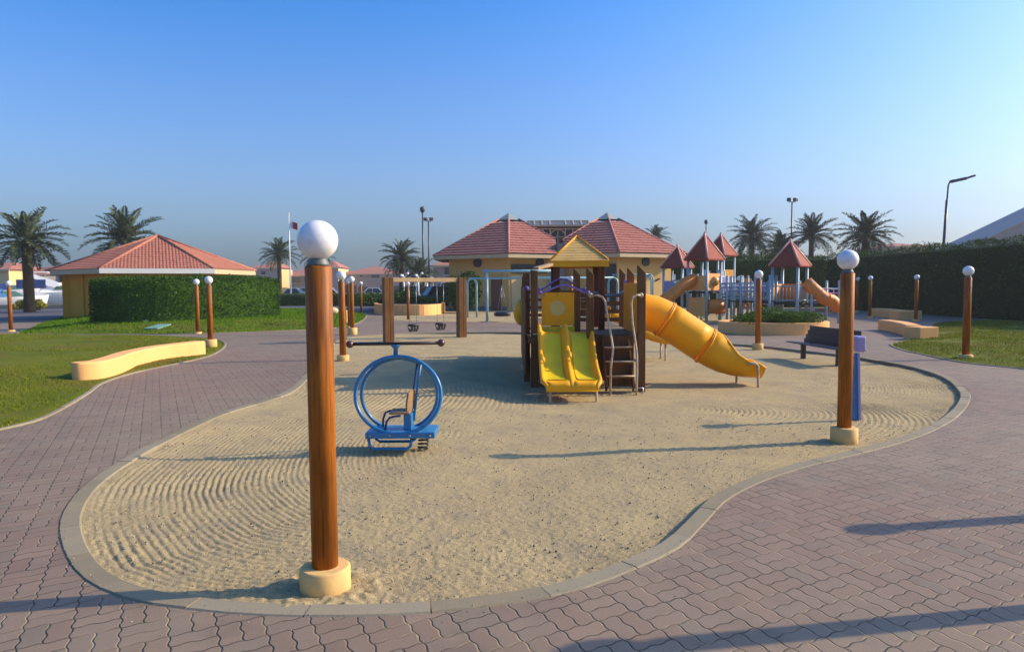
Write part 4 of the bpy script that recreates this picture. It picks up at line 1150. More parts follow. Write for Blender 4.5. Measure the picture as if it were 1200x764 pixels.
MB().sheet(tube_rows([axis[3]*.8+axis[4]*.2]+axis[4:7]+[axis[7]*.9+axis[6]*.1],[rt]*5,[math.pi]*5),True).build('tube_section',M['yellow'],ps,solid=.012)
e0=axis[7]*.95+axis[6]*.05
ex=[e0]+axis[8:]; sp=[math.pi*.999,math.pi*.93,math.pi*.76,math.pi*.60,math.pi*.50,math.pi*.475,math.pi*.42]; rs=[rt,rt,.312,.30,.285,.28,.285]
MB().sheet(tube_rows(ex,rs,sp),True).build('slide_exit',M['yellow'],ps,solid=.014)
rws=tube_rows(ex,[q+.004 for q in rs],sp); edge=[r[-1] for r in rws[1:]]; edge2=[r[0] for r in rws[1:]]
MB().tube(edge,.020,8).build('exit_rim',M['yellow'],ps); MB().tube(edge2,.020,8).build('exit_rim',M['yellow'],ps)
for a_,b_ in ((axis[3],axis[4]),(axis[7],axis[8])):
    t=(b_-a_).normalized(); s=t.cross(Vector((0,0,1))).normalized(); u=s.cross(t); c=a_*.83+b_*.17
    for off,mt in ((0,'yellow'),(-.028,'orange')):
        pts=[c+t*off+s*((rt+.008)*math.cos(2*math.pi*k/32))+u*((rt+.008)*math.sin(2*math.pi*k/32)) for k in range(32)]
        MB().tube(pts,.020 if off==0 else .012,8,True).build('joint_ring',M[mt],ps)
MB().tube([(4.02,11.62,.33),(4.15,11.60,.35),(4.2,11.6,.30),(4.21,11.6,-.25)],.022,10).build('slide_leg',M['whitetube'],ps)
MB().tube([(4.0,12.1,.15),(4.0,12.1,-.25)],.022,10).build('slide_leg',M['whitetube'],ps)
# single open slide at the back
path=[(2.2,.92),(2.4,.9),(2.6,.80),(2.9,.62),(3.2,.46),(3.45,.39),(3.7,.37),(3.80,.33)]
rows=[]
for i,(x,z) in enumerate(path):
    wl=.16 if i<5 else (.12,.07,.03)[i-5]
    rows.append([(x,16.0+a,b) for a,b in ((-.31,z-.05),(-.31,z+wl),(-.27,z+wl+.015),(-.23,z+.02),(0,z),(.23,z+.02),(.27,z+wl+.015),(.31,z+wl),(.31,z-.05))])
MB().sheet(rows,True).build('open_slide',M['yellow'],ps,solid=.012)
for y in (15.75,16.25): MB().tube([(3.55,y,.37),(3.55,y,-.25)],.02,8).build('slide_leg',M['whitetube'],ps)
MB().bx(1.7,2.2,15.2,15.24,.9,1.22).build('yellow_panel',M['yellow'],ps,.01)
MB().ball((.22,15.3,1.10),.30,24,14,(.62,1,1)).build('bubble_panel',M['yellow'],ps)

# ================================================================== PURPLE PLAY POST, BENCH
b=G(1002,487)
t=thing('play_scope','purple and blue play post with a boxy purple head behind the right lamp','play post',(b.x,b.y,-.04))
hz=A(1005,404,b.y)
MB().bx(hz.x-.066,hz.x+.066,b.y-.10,b.y+.10,.83,1.03).build('head',M['lilac'],t,.025)
mb=MB().plate([(-.055,0),(.05,0),(.012,.86),(-.022,.86)],((b.x,b.y,-.05),(1,0,0),(0,0,1)),.05); mb.build('leg',M['blue'],t,.004)
mb=MB().plate([(.028,0),(.062,0),(.026,.86),(-.004,.86)],((b.x,b.y-.003,-.05),(1,0,0),(0,0,1)),.075); mb.build('leg_edge',M['lilac'],t,.004)
bx0,by0=7.05,15.25
t=thing('bench','dark slatted bench at the far right rim of the sand','bench',(bx0,by0,0))
dv=Vector((.10,-1,0)).normalized(); nv=Vector((-1,-.10,0)).normalized(); o=Vector((bx0,by0,0))
mb=MB()
for i in range(4):
    c=o+nv*(.06+.105*i)+Vector((0,0,.30+.010*i)); mb.beam(c-dv*1.0,c+dv*1.0,.098,.025)
mb.build('seat',M['bench'],t,.004)
mb=MB()
for i in range(4):
    c=o-nv*(.03+.045*i)+Vector((0,0,.36+.098*i)); mb.beam(c-dv*1.0,c+dv*1.0,.025,.102)
mb.build('backrest',M['bench'],t,.004)
for s in (-.72,.72):
    c=o+dv*s+nv*.15
    MB().bx(c.x-.045,c.x+.045,c.y-.05,c.y+.05,-.1,.285).build('leg',M['bench'],t,.006)
    MB().beam(c-nv*.16+Vector((0,0,.28)),c-nv*.35+Vector((0,0,.70)),.05,.04).build('back_support',M['bench'],t)

# small things on the left lawn
p=G(184,382.5,.20); t=thing('utility_lid','green rectangular utility lid lying in the left lawn','utility cover',(p.x,p.y,float(hB(np.array([p.x]),np.array([p.y]))[0])))
zl=t.location.z; mb=MB().add([(p.x-.30,p.y-.40,zl-.045),(p.x+.22,p.y-.40,zl-.045),(p.x+.36,p.y+.40,zl+.075),(p.x-.16,p.y+.40,zl+.075),(p.x-.30,p.y-.40,zl-.005),(p.x+.22,p.y-.40,zl-.005),(p.x+.36,p.y+.40,zl+.115),(p.x-.16,p.y+.40,zl+.115)],[(0,3,2,1),(4,5,6,7),(0,1,5,4),(1,2,6,5),(2,3,7,6),(3,0,4,7)]); o=mb.build('lid',M['plateg'],t)
p=G(172,380,.2); zl=float(hB(np.array([p.x]),np.array([p.y]))[0]); o=MB().lathe([(.20,-.06),(.20,.04),(.15,.07),(0.02,.08)],20,(p.x,p.y,zl)).build('round_cover',M['plateg'],None,origin=(p.x,p.y,zl)); tag(o,'round pale green cover beside the rectangular lid in the lawn','utility cover')
p=G(389,369,.2); o=MB().ball((p.x,p.y,.42),.36,9,6,(1,.7,.55)).build('pale_rock',M['rock'],None,origin=(p.x,p.y,.25)); tag(o,'pale pointed rock at the tip of the left lawn','rock')
p=G(404,377,.1); o=MB().bx(p.x-.14,p.x+.14,p.y-.14,p.y+.14,0,.62).build('short_bollard',M['lampbase'],None,.03,origin=(p.x,p.y,0)); tag(o,'short cream block on the lawn right of the pale rock','bollard')
p=G(640,500)

# ================================================================== FAR CLIMBING TOWERS
cl=thing('climbing_towers','pale blue climbing frame of linked towers with maroon pyramid roofs','play structure',(10.2,33,0))
def tower(cx,cy,hs,rot,eave,apex,deck,posts=True,label=None):
    cs=[]
    for k in range(4):
        a=rot+math.pi/4+k*math.pi/2; cs.append((math.cos(a),math.sin(a)))
    ro=hs*1.414
    for k in range(4):
        a0,a1=cs[k],cs[(k+1)%4]; rows=[]
        for i in range(7):
            f=i/6; z=eave+(apex-eave)*f; rr=ro*(1-f)
            rows.append([(cx+a0[0]*rr,cy+a0[1]*rr,z),(cx+a1[0]*rr,cy+a1[1]*rr,z)])
            if i<6: rr2=ro*(1-f)-.03*(1-f); 
        MB().sheet(rows,False).build('roof_panel',M['maroon'],cl)
    mb=MB()
    for c in cs: mb.tube([(cx+c[0]*ro,cy+c[1]*ro,eave),(cx,cy,apex)],.045,6)
    mb.ball((cx,cy,apex+.03),.06,8,6); mb.build('roof_ridge',M['pinkrib'],cl)
    mb=MB()
    for k in range(4):
        a0,a1=cs[k],cs[(k+1)%4]; mb.beam((cx+a0[0]*ro*.98,cy+a0[1]*ro*.98,eave-.03),(cx+a1[0]*ro*.98,cy+a1[1]*ro*.98,eave-.03),.05,.06)
    mb.build('roof_edge',M['maroon'],cl)
    rp=ro*.80; out=[]
    for c in cs:
        MB().tube([(cx+c[0]*rp,cy+c[1]*rp,-.2),(cx+c[0]*rp,cy+c[1]*rp,eave+.02)],.065,10).build('post',M['ppost'],cl); out.append((cx+c[0]*rp,cy+c[1]*rp))
    MB().prism([(x,y) for x,y in out],deck-.09,deck).build('deck',M['iron'],cl)
    return out
def between(p,q,z0,z1,mat,name,t=.04,f0=.06,f1=.94):
    a=Vector((*p,0)).lerp(Vector((*q,0)),f0); b=Vector((*p,0)).lerp(Vector((*q,0)),f1); L=(b-a).length
    mb=MB().plate([(0,z0),(L,z0),(L,z1),(0,z1)],(a,(b-a).normalized(),(0,0,1)),t); return mb.build(name,M[mat],cl)
def railing(p,q,z0,z1,nb=6,mat='ppost',name='railing'):
    a=Vector((*p,0));b=Vector((*q,0)); mb=MB()
    for z in (z0,z1): mb.tube([a+Vector((0,0,z)),b+Vector((0,0,z))],.028,6)
    for k in range(1,nb): 
        c=a.lerp(b,k/nb); mb.tube([c+Vector((0,0,z0)),c+Vector((0,0,z1))],.018,6)
    return mb.build(name,M[mat],cl)
TA=tower(8.95,31.8,.66,R(38),2.86,4.05,1.38)
TB=tower(8.75,36.2,.66,R(52),2.62,3.75,1.3)
TC=tower(11.65,38.2,.66,R(40),3.32,4.5,1.6)
TD=tower(11.95,29.4,.66,R(47),2.48,3.55,.92)
def order(Ps): return sorted(Ps,key=lambda p:p[1])
a0,a1=order(TA)[0],order(TA)[1]
sx=sorted(TA,key=lambda p:p[0]); rightA=sx[-1]; leftA=sx[0]; frontA=order(TA)[0]
between(frontA,rightA,1.42,2.2,'porange','bubble_panel',.05)
m_=(Vector((*frontA,0))+Vector((*rightA,0)))/2; MB().ball((m_.x,m_.y,1.84),.24,18,12).build('bubble',M['bubble'],cl)
between(frontA,rightA,.0+.28,1.05,'porange','crawl_panel',.05,.72,.98)
between(leftA,frontA,1.42,2.1,'porange','slide_entry_panel',.05)
between(leftA,frontA,.25,1.1,'porange','crawl_panel',.05)
MB().tube([(m_.x-.35,m_.y-.15,.68),(m_.x+.45,m_.y-.05,.68)],.33,20).build('crawl_tube',M['orange'],cl)
MB().tube([(leftA[0]+.3,leftA[1]-.2,1.95),(leftA[0]-.25,leftA[1]-.35,1.72),(leftA[0]-.8,leftA[1]-.5,1.28),(leftA[0]-1.4,leftA[1]-.6,.85),(leftA[0]-1.9,leftA[1]-.7,.5)],.285,18).build('tube_slide',M['orange'],cl)
mb=MB()
for f in (.3,.62):
    pass
for ps_,z0,z1,mat in ((TB,1.32,1.9,'lilac'),(TC,1.62,2.25,'lilac')):
    s=sorted(ps_,key=lambda p:p[1]); between(s[0],s[1],z0,z1,mat,'side_panel'); between(s[0],s[2],z0,z1,mat,'side_panel')
s=order(TC); between(s[0],s[1],1.7,2.5,'bubble','window_panel',.05)
s=order(TD); railing(s[0],s[1],1.0,1.6,7); railing(s[0],s[2],1.0,1.6,7); between(s[3],s[1],.95,1.7,'porange','side_panel'); between(s[3],s[2],.95,1.7,'orange','side_panel')
# links
def catwalk(p,q,z,zr,n,wd=.8):
    p=Vector((*p,0));q=Vector((*q,0)); d=(q-p).normalized(); s=Vector((-d.y,d.x,0))
    for i in range(n+1):
        for sg in (-1,1):
            c=p.lerp(q,i/n)+s*(sg*wd/2); MB().tube([(c.x,c.y,-.2),(c.x,c.y,zr+.28)],.055,8).build('post',M['ppost'],cl)
            MB().ball((c.x,c.y,zr+.28),.06,8,6).build('post_cap',M['ppost'],cl)
    mb=MB().beam(p+Vector((0,0,z)),q+Vector((0,0,z)),wd,.06); mb.build('deck',M['iron'],cl)
    for sg in (-1,1):
        railing(tuple((p+s*(sg*wd/2))[:2]),tuple((q+s*(sg*wd/2))[:2]),z+.12,zr,n*5)
        railing(tuple((p+s*(sg*wd/2))[:2]),tuple((q+s*(sg*wd/2))[:2]),z+.45,z+.62,n*2,'lilac')
catwalk(rightA,(10.6,31.4),1.1,1.75,2); catwalk((10.7,31.2),(11.5,30.0),.9,1.5,1)
catwalk((9.6,33.0),(11.2,37.4),1.35,2.1,3); catwalk((9.0,33.0),(8.8,35.4),1.3,1.9,2)
catwalk((9.8,30.6),(11.2,29.3),.95,1.75,3,.7)
catwalk((12.6,29.3),(13.9,29.6),.85,1.5,1)
between((9.8,32.9),(10.8,33.4),1.3,2.05,'lilac','side_panel'); between((10.3,33.6),(11.1,36.0),1.45,2.1,'lilac','side_panel')
p=A(877,340,31.5); MB().bx(p.x-.19,p.x+.19,31.6,31.66,.55,1.95,R(8)).build('climbing_wall',M['orange'],cl,.02)
mb=MB()
for i in range(7): mb.ball((p.x-.12+.24*((i*37)%10)/10,31.58,.7+.18*i),.05,8,6,(1,.6,1))
mb.build('climbing_hold',M['bubble'],cl)
for k in range(3):
    q=A(888+k*9,352,30.8); MB().tube([(q.x+.16*math.cos(2*math.pi*j/16),q.y,.95+.16*math.sin(2*math.pi*j/16)) for j in range(16)],.025,6,True).build('loop_rung',M['ppost'],cl)
q0=A(945,331,29.2); q1=A(953,339,29.0); q2=A(965,349.5,28.9); q3=A(974,352,28.9); q4=A(983,361,29.0)
MB().tube([q0,q1,q1.lerp(q2,.5),q2,q3,q4],.27,18).build('tube_slide',M['orange'],cl)
for a_,b_ in ((q1,q2),(q2,q3)):
    c=a_.lerp(b_,.5); d=(b_-a_).normalized(); MB().tube([c-d*.02,c+d*.02],.285,18).build('joint_ring',M['orange'],cl)
# picnic table
p=G(963,374.5); t=thing('picnic_table','grey slatted picnic table at the right end of the climbing frame','table',(p.x,p.y,0))
mb=MB()
for k in range(5): mb.bx(p.x-.75,p.x+.75,p.y-.4+.165*k,p.y-.4+.165*k+.15,.70,.74)
mb.build('tabletop',M['deck'],t)
for dy in (-.75,.75): MB().bx(p.x-.72,p.x+.72,p.y+dy-.13,p.y+dy+.13,.40,.44).build('bench_seat',M['redwood'],t)
for dx in (-.55,.55):
    MB().beam((p.x+dx,p.y-.8,.0),(p.x+dx,p.y-.2,.70),.05,.05).build('leg',M['whitetube'],t); MB().beam((p.x+dx,p.y+.8,.0),(p.x+dx,p.y+.2,.70),.05,.05).build('leg',M['whitetube'],t)

# ================================================================== MAIN BUILDING AND KIOSK
def hexpts(cx,cy,r,rot,n=6): return [(cx+r*math.cos(rot+2*math.pi*k/n),cy+r*math.sin(rot+2*math.pi*k/n)) for k in range(n)]
def tile_roof(th,cx,cy,r,rot,z0,z1,mat,tw=.26,ch=.34,cap=.0,capmat='copper',ridge='ridge',clip=None,barrel=.035,step=.03,faces=range(6),flat=True,ns=6):
    H=hexpts(cx,cy,r,rot); Z=Vector((cx,cy,z1)); mbs=MB()
    for k in faces:
        A_=Vector((*H[k],z0)); B_=Vector((*H[(k+1)%6],z0)); mid=(A_+B_)/2; U=(B_-A_).normalized(); Wd=(B_-A_).length; up=(Z-mid); SL=up.length; up=up/SL
        Nn=U.cross(up); 
        if Nn.z<0: Nn=-Nn
        nt_=int(Wd/tw); nx=nt_*ns; rows=[]; nc=int(SL*(1-cap)/ch)
        for c in range(nc):
            for f,st in ((0,1.0),(.985,.0)):
                v=(c+f)*ch; hw=Wd/2*(1-v/SL); row=[]
                for i in range(nx+1):
                    s=-Wd/2+Wd*i/nx; s=max(-hw,min(hw,s)); b=abs(math.sin(math.pi*(s/tw)))
                    row.append(mid+U*s+up*v+Nn*(barrel*b+step*st*(1-.3*b)))
                rows.append(row)
        mbs.sheet(rows,flat)
    ro=mbs.build('roof',M[mat],th)
    hips=MB()
    for k in range(6):
        P=Vector((*H[k],z0)); hips.tube([P+Vector((0,0,.03)),P.lerp(Z,1-cap)+Vector((0,0,.05))],.085,8)
    hp_=hips.build('hip_tiles',M[ridge],th)
    out=[ro,hp_]
    if cap:
        HC=[Vector((*H[k],z0)).lerp(Z,1-cap) for k in range(6)]
        mb=MB(); mb.sheet([[p+(p-Z)*.12+Vector((0,0,.05)) for p in HC],[Z+Vector((0,0,.12))]*6],False,True); out.append(mb.build('roof_cap',M[capmat],th))
    mb=MB(); h1=hexpts(cx,cy,r*.995,rot); h2=hexpts(cx,cy,r*.93,rot)
    mb.sheet([[(*p,z0+.02) for p in h1],[(*p,z0-.24) for p in h1],[(*p,z0-.24) for p in h2],[(*p,z0+.02) for p in h2]],False,True); out.append(mb.build('fascia',M['fascia'],th))
    out.append(MB().prism(hexpts(cx,cy,r*.92,rot),z0-.06,z0-.03).build('soffit',M['fascia'],th))
    return out
def wall_frame(H,k):
    a=Vector((*H[k],0)); b=Vector((*H[(k+1)%6],0)); U=(b-a).normalized(); L=(b-a).length; c=sum((Vector((*p,0)) for p in H),Vector())/6
    n_=Vector((U.y,-U.x,0)); 
    if n_.dot((a+b)/2-c)<0: n_=-n_
    return a,U,L,n_
def on_wall(H,k,u0,u1,z0,z1,mat,name,par,t=.05,off=.02):
    a,U,L,n_=wall_frame(H,k); o=a+n_*off
    return MB().plate([(u0,z0),(u1,z0),(u1,z1),(u0,z1)],(o,U,(0,0,1)),t).build(name,M[mat],par)
def clip_mesh(ob, co, no, root):
    bm=bmesh.new(); bm.from_mesh(ob.data); c=Vector(co)-Vector(root.location)
    bmesh.ops.bisect_plane(bm,geom=bm.verts[:]+bm.edges[:]+bm.faces[:],plane_co=c,plane_no=Vector(no),clear_outer=True); bm.to_mesh(ob.data); bm.free()
EZ,AZ_=3.78,6.95; YB=51.0
def pavilion(label,cx,clipx,side):
    t=thing('pavilion',label,'building',(cx,YB,0),'twin pavilions of the main building')
    parts=tile_roof(t,cx,YB,6.1,-math.pi/2,EZ,AZ_,'tile2',.34,.38,.14,ridge='tile2',barrel=.03,step=.10,flat=False)
    H=hexpts(cx,YB,4.9,-math.pi/2)
    parts.append(MB().prism(H,-.3,EZ-.1).build('wall',M['ochre2'],t))
    for o in parts: clip_mesh(o,(clipx,0,0),(side,0,0),t)
    # find the two front faces: k=5 (left front) and k=0 (right front)
    for k,(us) in ((5,(2.45,)),(0,(2.45,))):
        a,U,L,n_=wall_frame(H,k)
        for u in us:
            p=a+U*u+n_*.10; 
            MB().tube([p-n_*.1+Vector((0,0,3.28)),p+n_*.06+Vector((0,0,3.28))],.30,18).build('wall_speaker',M['black'],t)
    return t,H
tl,HL=pavilion('left ochre pavilion with a hexagonal pink tiled roof',-.2,3.15,1)
tr_,HR=pavilion('right ochre pavilion with a hexagonal pink tiled roof',7.1,3.65,-1)
def uv_of(H,k,px):        # distance along a wall face for a picture column
    a,U,L,n_=wall_frame(H,k); d=ray(px,340); d2=Vector((d.x,d.y)); # intersect in plan
    det=d2.x*(-U.y)-(-U.x)*d2.y; s=(a.x*(-U.y)-(-U.x)*a.y)/det; q=d2*s; return (q-Vector((a.x,a.y))).dot(Vector((U.x,U.y)))
def span(H,k,p0,p1): 
    u=sorted((uv_of(H,k,p0),uv_of(H,k,p1))); return u
# left front face of the left pavilion: brown door
u=span(HL,5,576,588); d_=on_wall(HL,5,u[0],u[1],0,2.15,'door','door',tl,.08); 
on_wall(HL,5,u[0]-.10,u[1]+.10,2.15,2.27,'fascia','door_head',tl,.10)
u=span(HL,5,533,594); on_wall(HL,5,u[0],u[1],0,.28,'greywall','plinth',tl,.06)
u=span(HL,0,599,640); on_wall(HL,0,u[0],u[1],2.55,3.12,'darkglass','transom_window',tl,.06)
fr_=MB(); a,U,L,n_=wall_frame(HL,0)
k=0; uu=u[0]
while uu<u[1]-.01:
    e=min(uu+.6,u[1]); o=a+n_*.075
    fr_.beam(o+U*uu+Vector((0,0,2.55)),o+U*e+Vector((0,0,3.12)),.03,.05); fr_.beam(o+U*uu+Vector((0,0,3.12)),o+U*e+Vector((0,0,2.55)),.03,.05); uu=e
fr_.beam(a+n_*.075+U*u[0]+Vector((0,0,3.12)),a+n_*.075+U*u[1]+Vector((0,0,3.12)),.05,.06); fr_.beam(a+n_*.075+U*u[0]+Vector((0,0,2.55)),a+n_*.075+U*u[1]+Vector((0,0,2.55)),.05,.06)
fr_.build('iron_lattice',M['iron'],tl)
on_wall(HL,0,u[0],u[1],0,2.4,'palewall','shutter',tl,.06); on_wall(HL,0,u[0]+1.0,u[0]+1.04,.0,2.4,'housewall','shutter_joint',tl,.075)
u=span(HR,5,702,722); on_wall(HR,5,u[0],u[1],0,3.1,'darkglass','lattice_window',tr_,.06)
a,U,L,n_=wall_frame(HR,5); fr_=MB(); o=a+n_*.075
for z0_,z1_ in ((2.0,3.1),(.9,2.0)):
    fr_.beam(o+U*u[0]+Vector((0,0,z0_)),o+U*u[1]+Vector((0,0,z1_)),.03,.05); fr_.beam(o+U*u[0]+Vector((0,0,z1_)),o+U*u[1]+Vector((0,0,z0_)),.03,.05)
    fr_.beam(o+U*u[0]+Vector((0,0,z1_)),o+U*u[1]+Vector((0,0,z1_)),.04,.05)
for uu in u: fr_.beam(o+U*uu,o+U*uu+Vector((0,0,3.1)),.05,.06)
fr_.build('iron_lattice',M['iron'],tr_)
u=uv_of(HR,0,770); p=wall_frame(HR,0); q=p[0]+p[1]*u+p[3]*.08; MB().beam(q+Vector((0,0,2.0))-p[1]*.15,q+Vector((0,0,2.12))+p[1]*.15,.12,.10).build('wall_light',M['rotor'],tr_)
# link block with the clerestory
t=thing('clerestory_hall','central hall between the pavilions with glazed clerestory and roof panels','building',(3.4,56,0))
MB().bx(3.15,3.65,47.2,56,-.2,4.6).build('wall',M['greywall'],t)
x0,x1=A(617,280,55.5).x,A(690.5,280,55.5).x; zt_=A(650,258.5,55.5).z; zm=A(650,264,55.5).z; zl=A(650,267.5,55.5).z; zb=A(650,286,55.5).z
MB().bx(x0+.1,x1-.1,55.6,62,-.2,zl).build('hall_wall',M['darkglass'],t)
MB().bx(x0-.1,x1+.1,55.2,62,zm-.12,zm).build('roof_slab',M['fascia'],t)
MB().bx(x0+.1,x1-.1,55.5,62,zl-.02,zm-.13).build('painted_shadow_strip',M['iron'],t)  # solid black strip below the slab, shade put into its colour
MB().add([(x0,55.25,zm+.01),(x1,55.25,zm+.01),(x1,56.1,zt_),(x0,56.1,zt_),(x0,56.15,zm+.01),(x1,56.15,zm+.01)],[(0,1,2,3),(3,2,5,4),(0,3,4),(1,5,2)]).build('roof_panel',M['solar'],t)
mb=MB()
for k in range(9):
    x=x0+(x1-x0)*k/8; 
    if k==4: continue
    mb.beam((x,55.22,zm+.02),(x,56.06,zt_+.02),.10,.04)
mb.beam((x0,56.1,zt_+.02),(x1,56.1,zt_+.02),.06,.08); mb.build('panel_frame',M['whiteframe'],t)
mb=MB()
for k in range(9):
    x=x0+.1+(x1-x0-.2)*k/8
    if k==4: continue
    mb.bx(x-.05,x+.05,55.5,55.59,zb-1,zl)
mb.bx(x0+.1,x1-.1,55.49,55.58,zl-.09,zl-.01)
xc=(x0+x1)/2; rr=(x1-x0)/8*.98; zc=zl-.1-rr
mb.tube([(xc+rr*math.cos(2*math.pi*k/28),55.52,zc+rr*math.sin(2*math.pi*k/28)) for k in range(28)],.05,6,True)
mb.bx(xc-rr,xc+rr,55.5,55.56,zc-.03,zc+.03); mb.bx(xc-.03,xc+.03,55.5,55.56,zc-rr,zc+rr); mb.build('window_frame',M['whiteframe'],t)

# left kiosk
az=math.atan2(-40.0,20.6)          # faces the path
kk=thing('kiosk','low ochre kiosk with a red barrel tiled roof behind the left hedge','building',(-20.6,40,0))
KR=5.35; rot=az+math.pi/6
tile_roof(kk,-20.6,40,KR,rot,2.68,4.68,'tile',.165,.27,0,ridge='tile',barrel=.035,step=.035,flat=False,ns=4)
HK=hexpts(-20.6,40,4.55,rot)
MB().prism(HK,-.3,2.57).build('wall',M['ochre'],kk)
for i in range(6):
    p=HK[i]; MB().bx(p[0]-.22,p[0]+.22,p[1]-.22,p[1]+.22,-.3,2.55,az).build('pilaster',M['ochre'],kk)
for k in range(6):
    a,U,L,n_=wall_frame(HK,k); on_wall(HK,k,L*.38,L*.42,0,2.6,'ochre','wall_rib',kk,.12,.03)
a,U,L,n_=wall_frame(HK,5)
# lighter board laid over the front fascia
h1=hexpts(-20.6,40,KR*1.004,rot)
mb=MB(); p,q=Vector((*h1[5],0)),Vector((*h1[0],0)); n2=Vector((math.cos(az),math.sin(az),0))
mb.beam(p+n2*.02+Vector((0,0,2.58)),q+n2*.02+Vector((0,0,2.58)),.03,.26); mb.build('front_fascia',M['whitefascia'],kk)

# ================================================================== FAR HOUSES
def hip_roof(mb,x0,x1,y0,y1,z0,z1,ov=.5):
    x0-=ov;x1+=ov;y0-=ov;y1+=ov; d=(y1-y0)/2; w_=(x1-x0)/2; r=min(d,w_*.98)
    V=[(x0,y0,z0),(x1,y0,z0),(x1,y1,z0),(x0,y1,z0),(x0+r,(y0+y1)/2,z1),(x1-r,(y0+y1)/2,z1)]
    mb.add(V,[(0,1,5,4),(1,2,5),(2,3,4,5),(3,0,4),(3,2,1,0)])
def house(label,name,px0,px1,Y,eave_y,ridge_y,depth,wallmat,windows=(),shade_panels=(),side=None,group='red roofed houses along the far road'):
    a,b=A(px0,eave_y,Y),A(px1,eave_y,Y); zr=A((px0+px1)/2,ridge_y,Y+depth/2).z
    t=thing(name,label,'house',((a.x+b.x)/2,Y,0),group)
    MB().bx(a.x,b.x,Y,Y+depth,-.3,a.z).build('wall',M[wallmat],t)
    mb=MB(); hip_roof(mb,a.x,b.x,Y,Y+depth,a.z,zr,.5); mb.build('roof',M['tile'],t)
    MB().bx(a.x-.45,b.x+.45,Y-.5,Y-.42,a.z-.30,a.z+.02).build('fascia',M['fascia'],t)
    for w0,w1,y0,y1 in windows:
        p,q=A(w0,y1,Y),A(w1,y0,Y); f=MB().bx(p.x,q.x,Y-.08,Y+.02,p.z,q.z).build('window',M['darkglass'],t)
        MB().bx(p.x-.12,q.x+.12,Y-.13,Y-.085,p.z-.15,p.z).build('sill',M['fascia'],f)
    for w0,w1,y0,y1 in shade_panels:
        p,q=A(w0,y1,Y),A(w1,y0,Y); MB().bx(p.x,q.x,Y-.06,Y+.03,max(0,p.z),q.z).build('carport_shade_panel',M['iron'],t)  # black sheet on the wall: the carport's inner shade put into the colour
    if side: MB().bx(b.x+.01,b.x+.06,Y+.3,Y+depth-.3,0,a.z-.32).build('painted_sunlit_wall',M['creamwall'],t)  # cream sheet over the right side: sunlight put into the colour
    return t
house('low far house with a pale gable at the end of the left hedge','house',284,303,190,317.5,310.5,14,'creamwall')
house('narrow far tower house left of the flagpole with a right wall in lighter, sunlit colour','house',301.5,326,185,314,306,12,'housewall',side=True,windows=((306,311,318,322),))
house('long far house behind the flagpole with dark balcony windows','house',331,377,196,323,313.5,16,'housewall',windows=((340,352.5,324,331.5),(357,372,324.5,331)),shade_panels=((340,354,337,343),(358,373,337,343)))
house('narrow far tower house just right of the large foreground globe','house',374,396,185,313.5,305.8,12,'housewall',side=True)
house('long far house behind the thin lamps with a single upper window','house',398,470,192,321,312.5,16,'housewall',windows=((435.5,444.5,321.5,326),(422,424.5,322.5,325)),shade_panels=((402,418,334.5,344),(420,431,336,344),(446,456,334,344),(459,468,335,344)))
house('far house tucked between the palms and the left pavilion','house',508,536,120,311,304,14,'housewall',windows=((521,530,313,322),))
house('far house with a low red roof at the left picture edge','house',-40,10,115,316,307.5,12,'creamwall',windows=((-12,-4,318,326),),group='red roofed marina houses')
house('wide grey walled marina house behind the palm trunk','house',12,52,120,322,316,16,'greywall',windows=((16,22,326,331),(26,34,326,331),(38,48,326,331)),group='red roofed marina houses')
house('marina house with a red roof beside the kiosk eave','house',50,100,124,314,308,14,'greywall',windows=((58,66,318,326),(70,74,322,330)),group='red roofed marina houses')
house('far house whose red roof shows above the right tall hedge','house',1050,1096,120,288.5,285,14,'housewall')

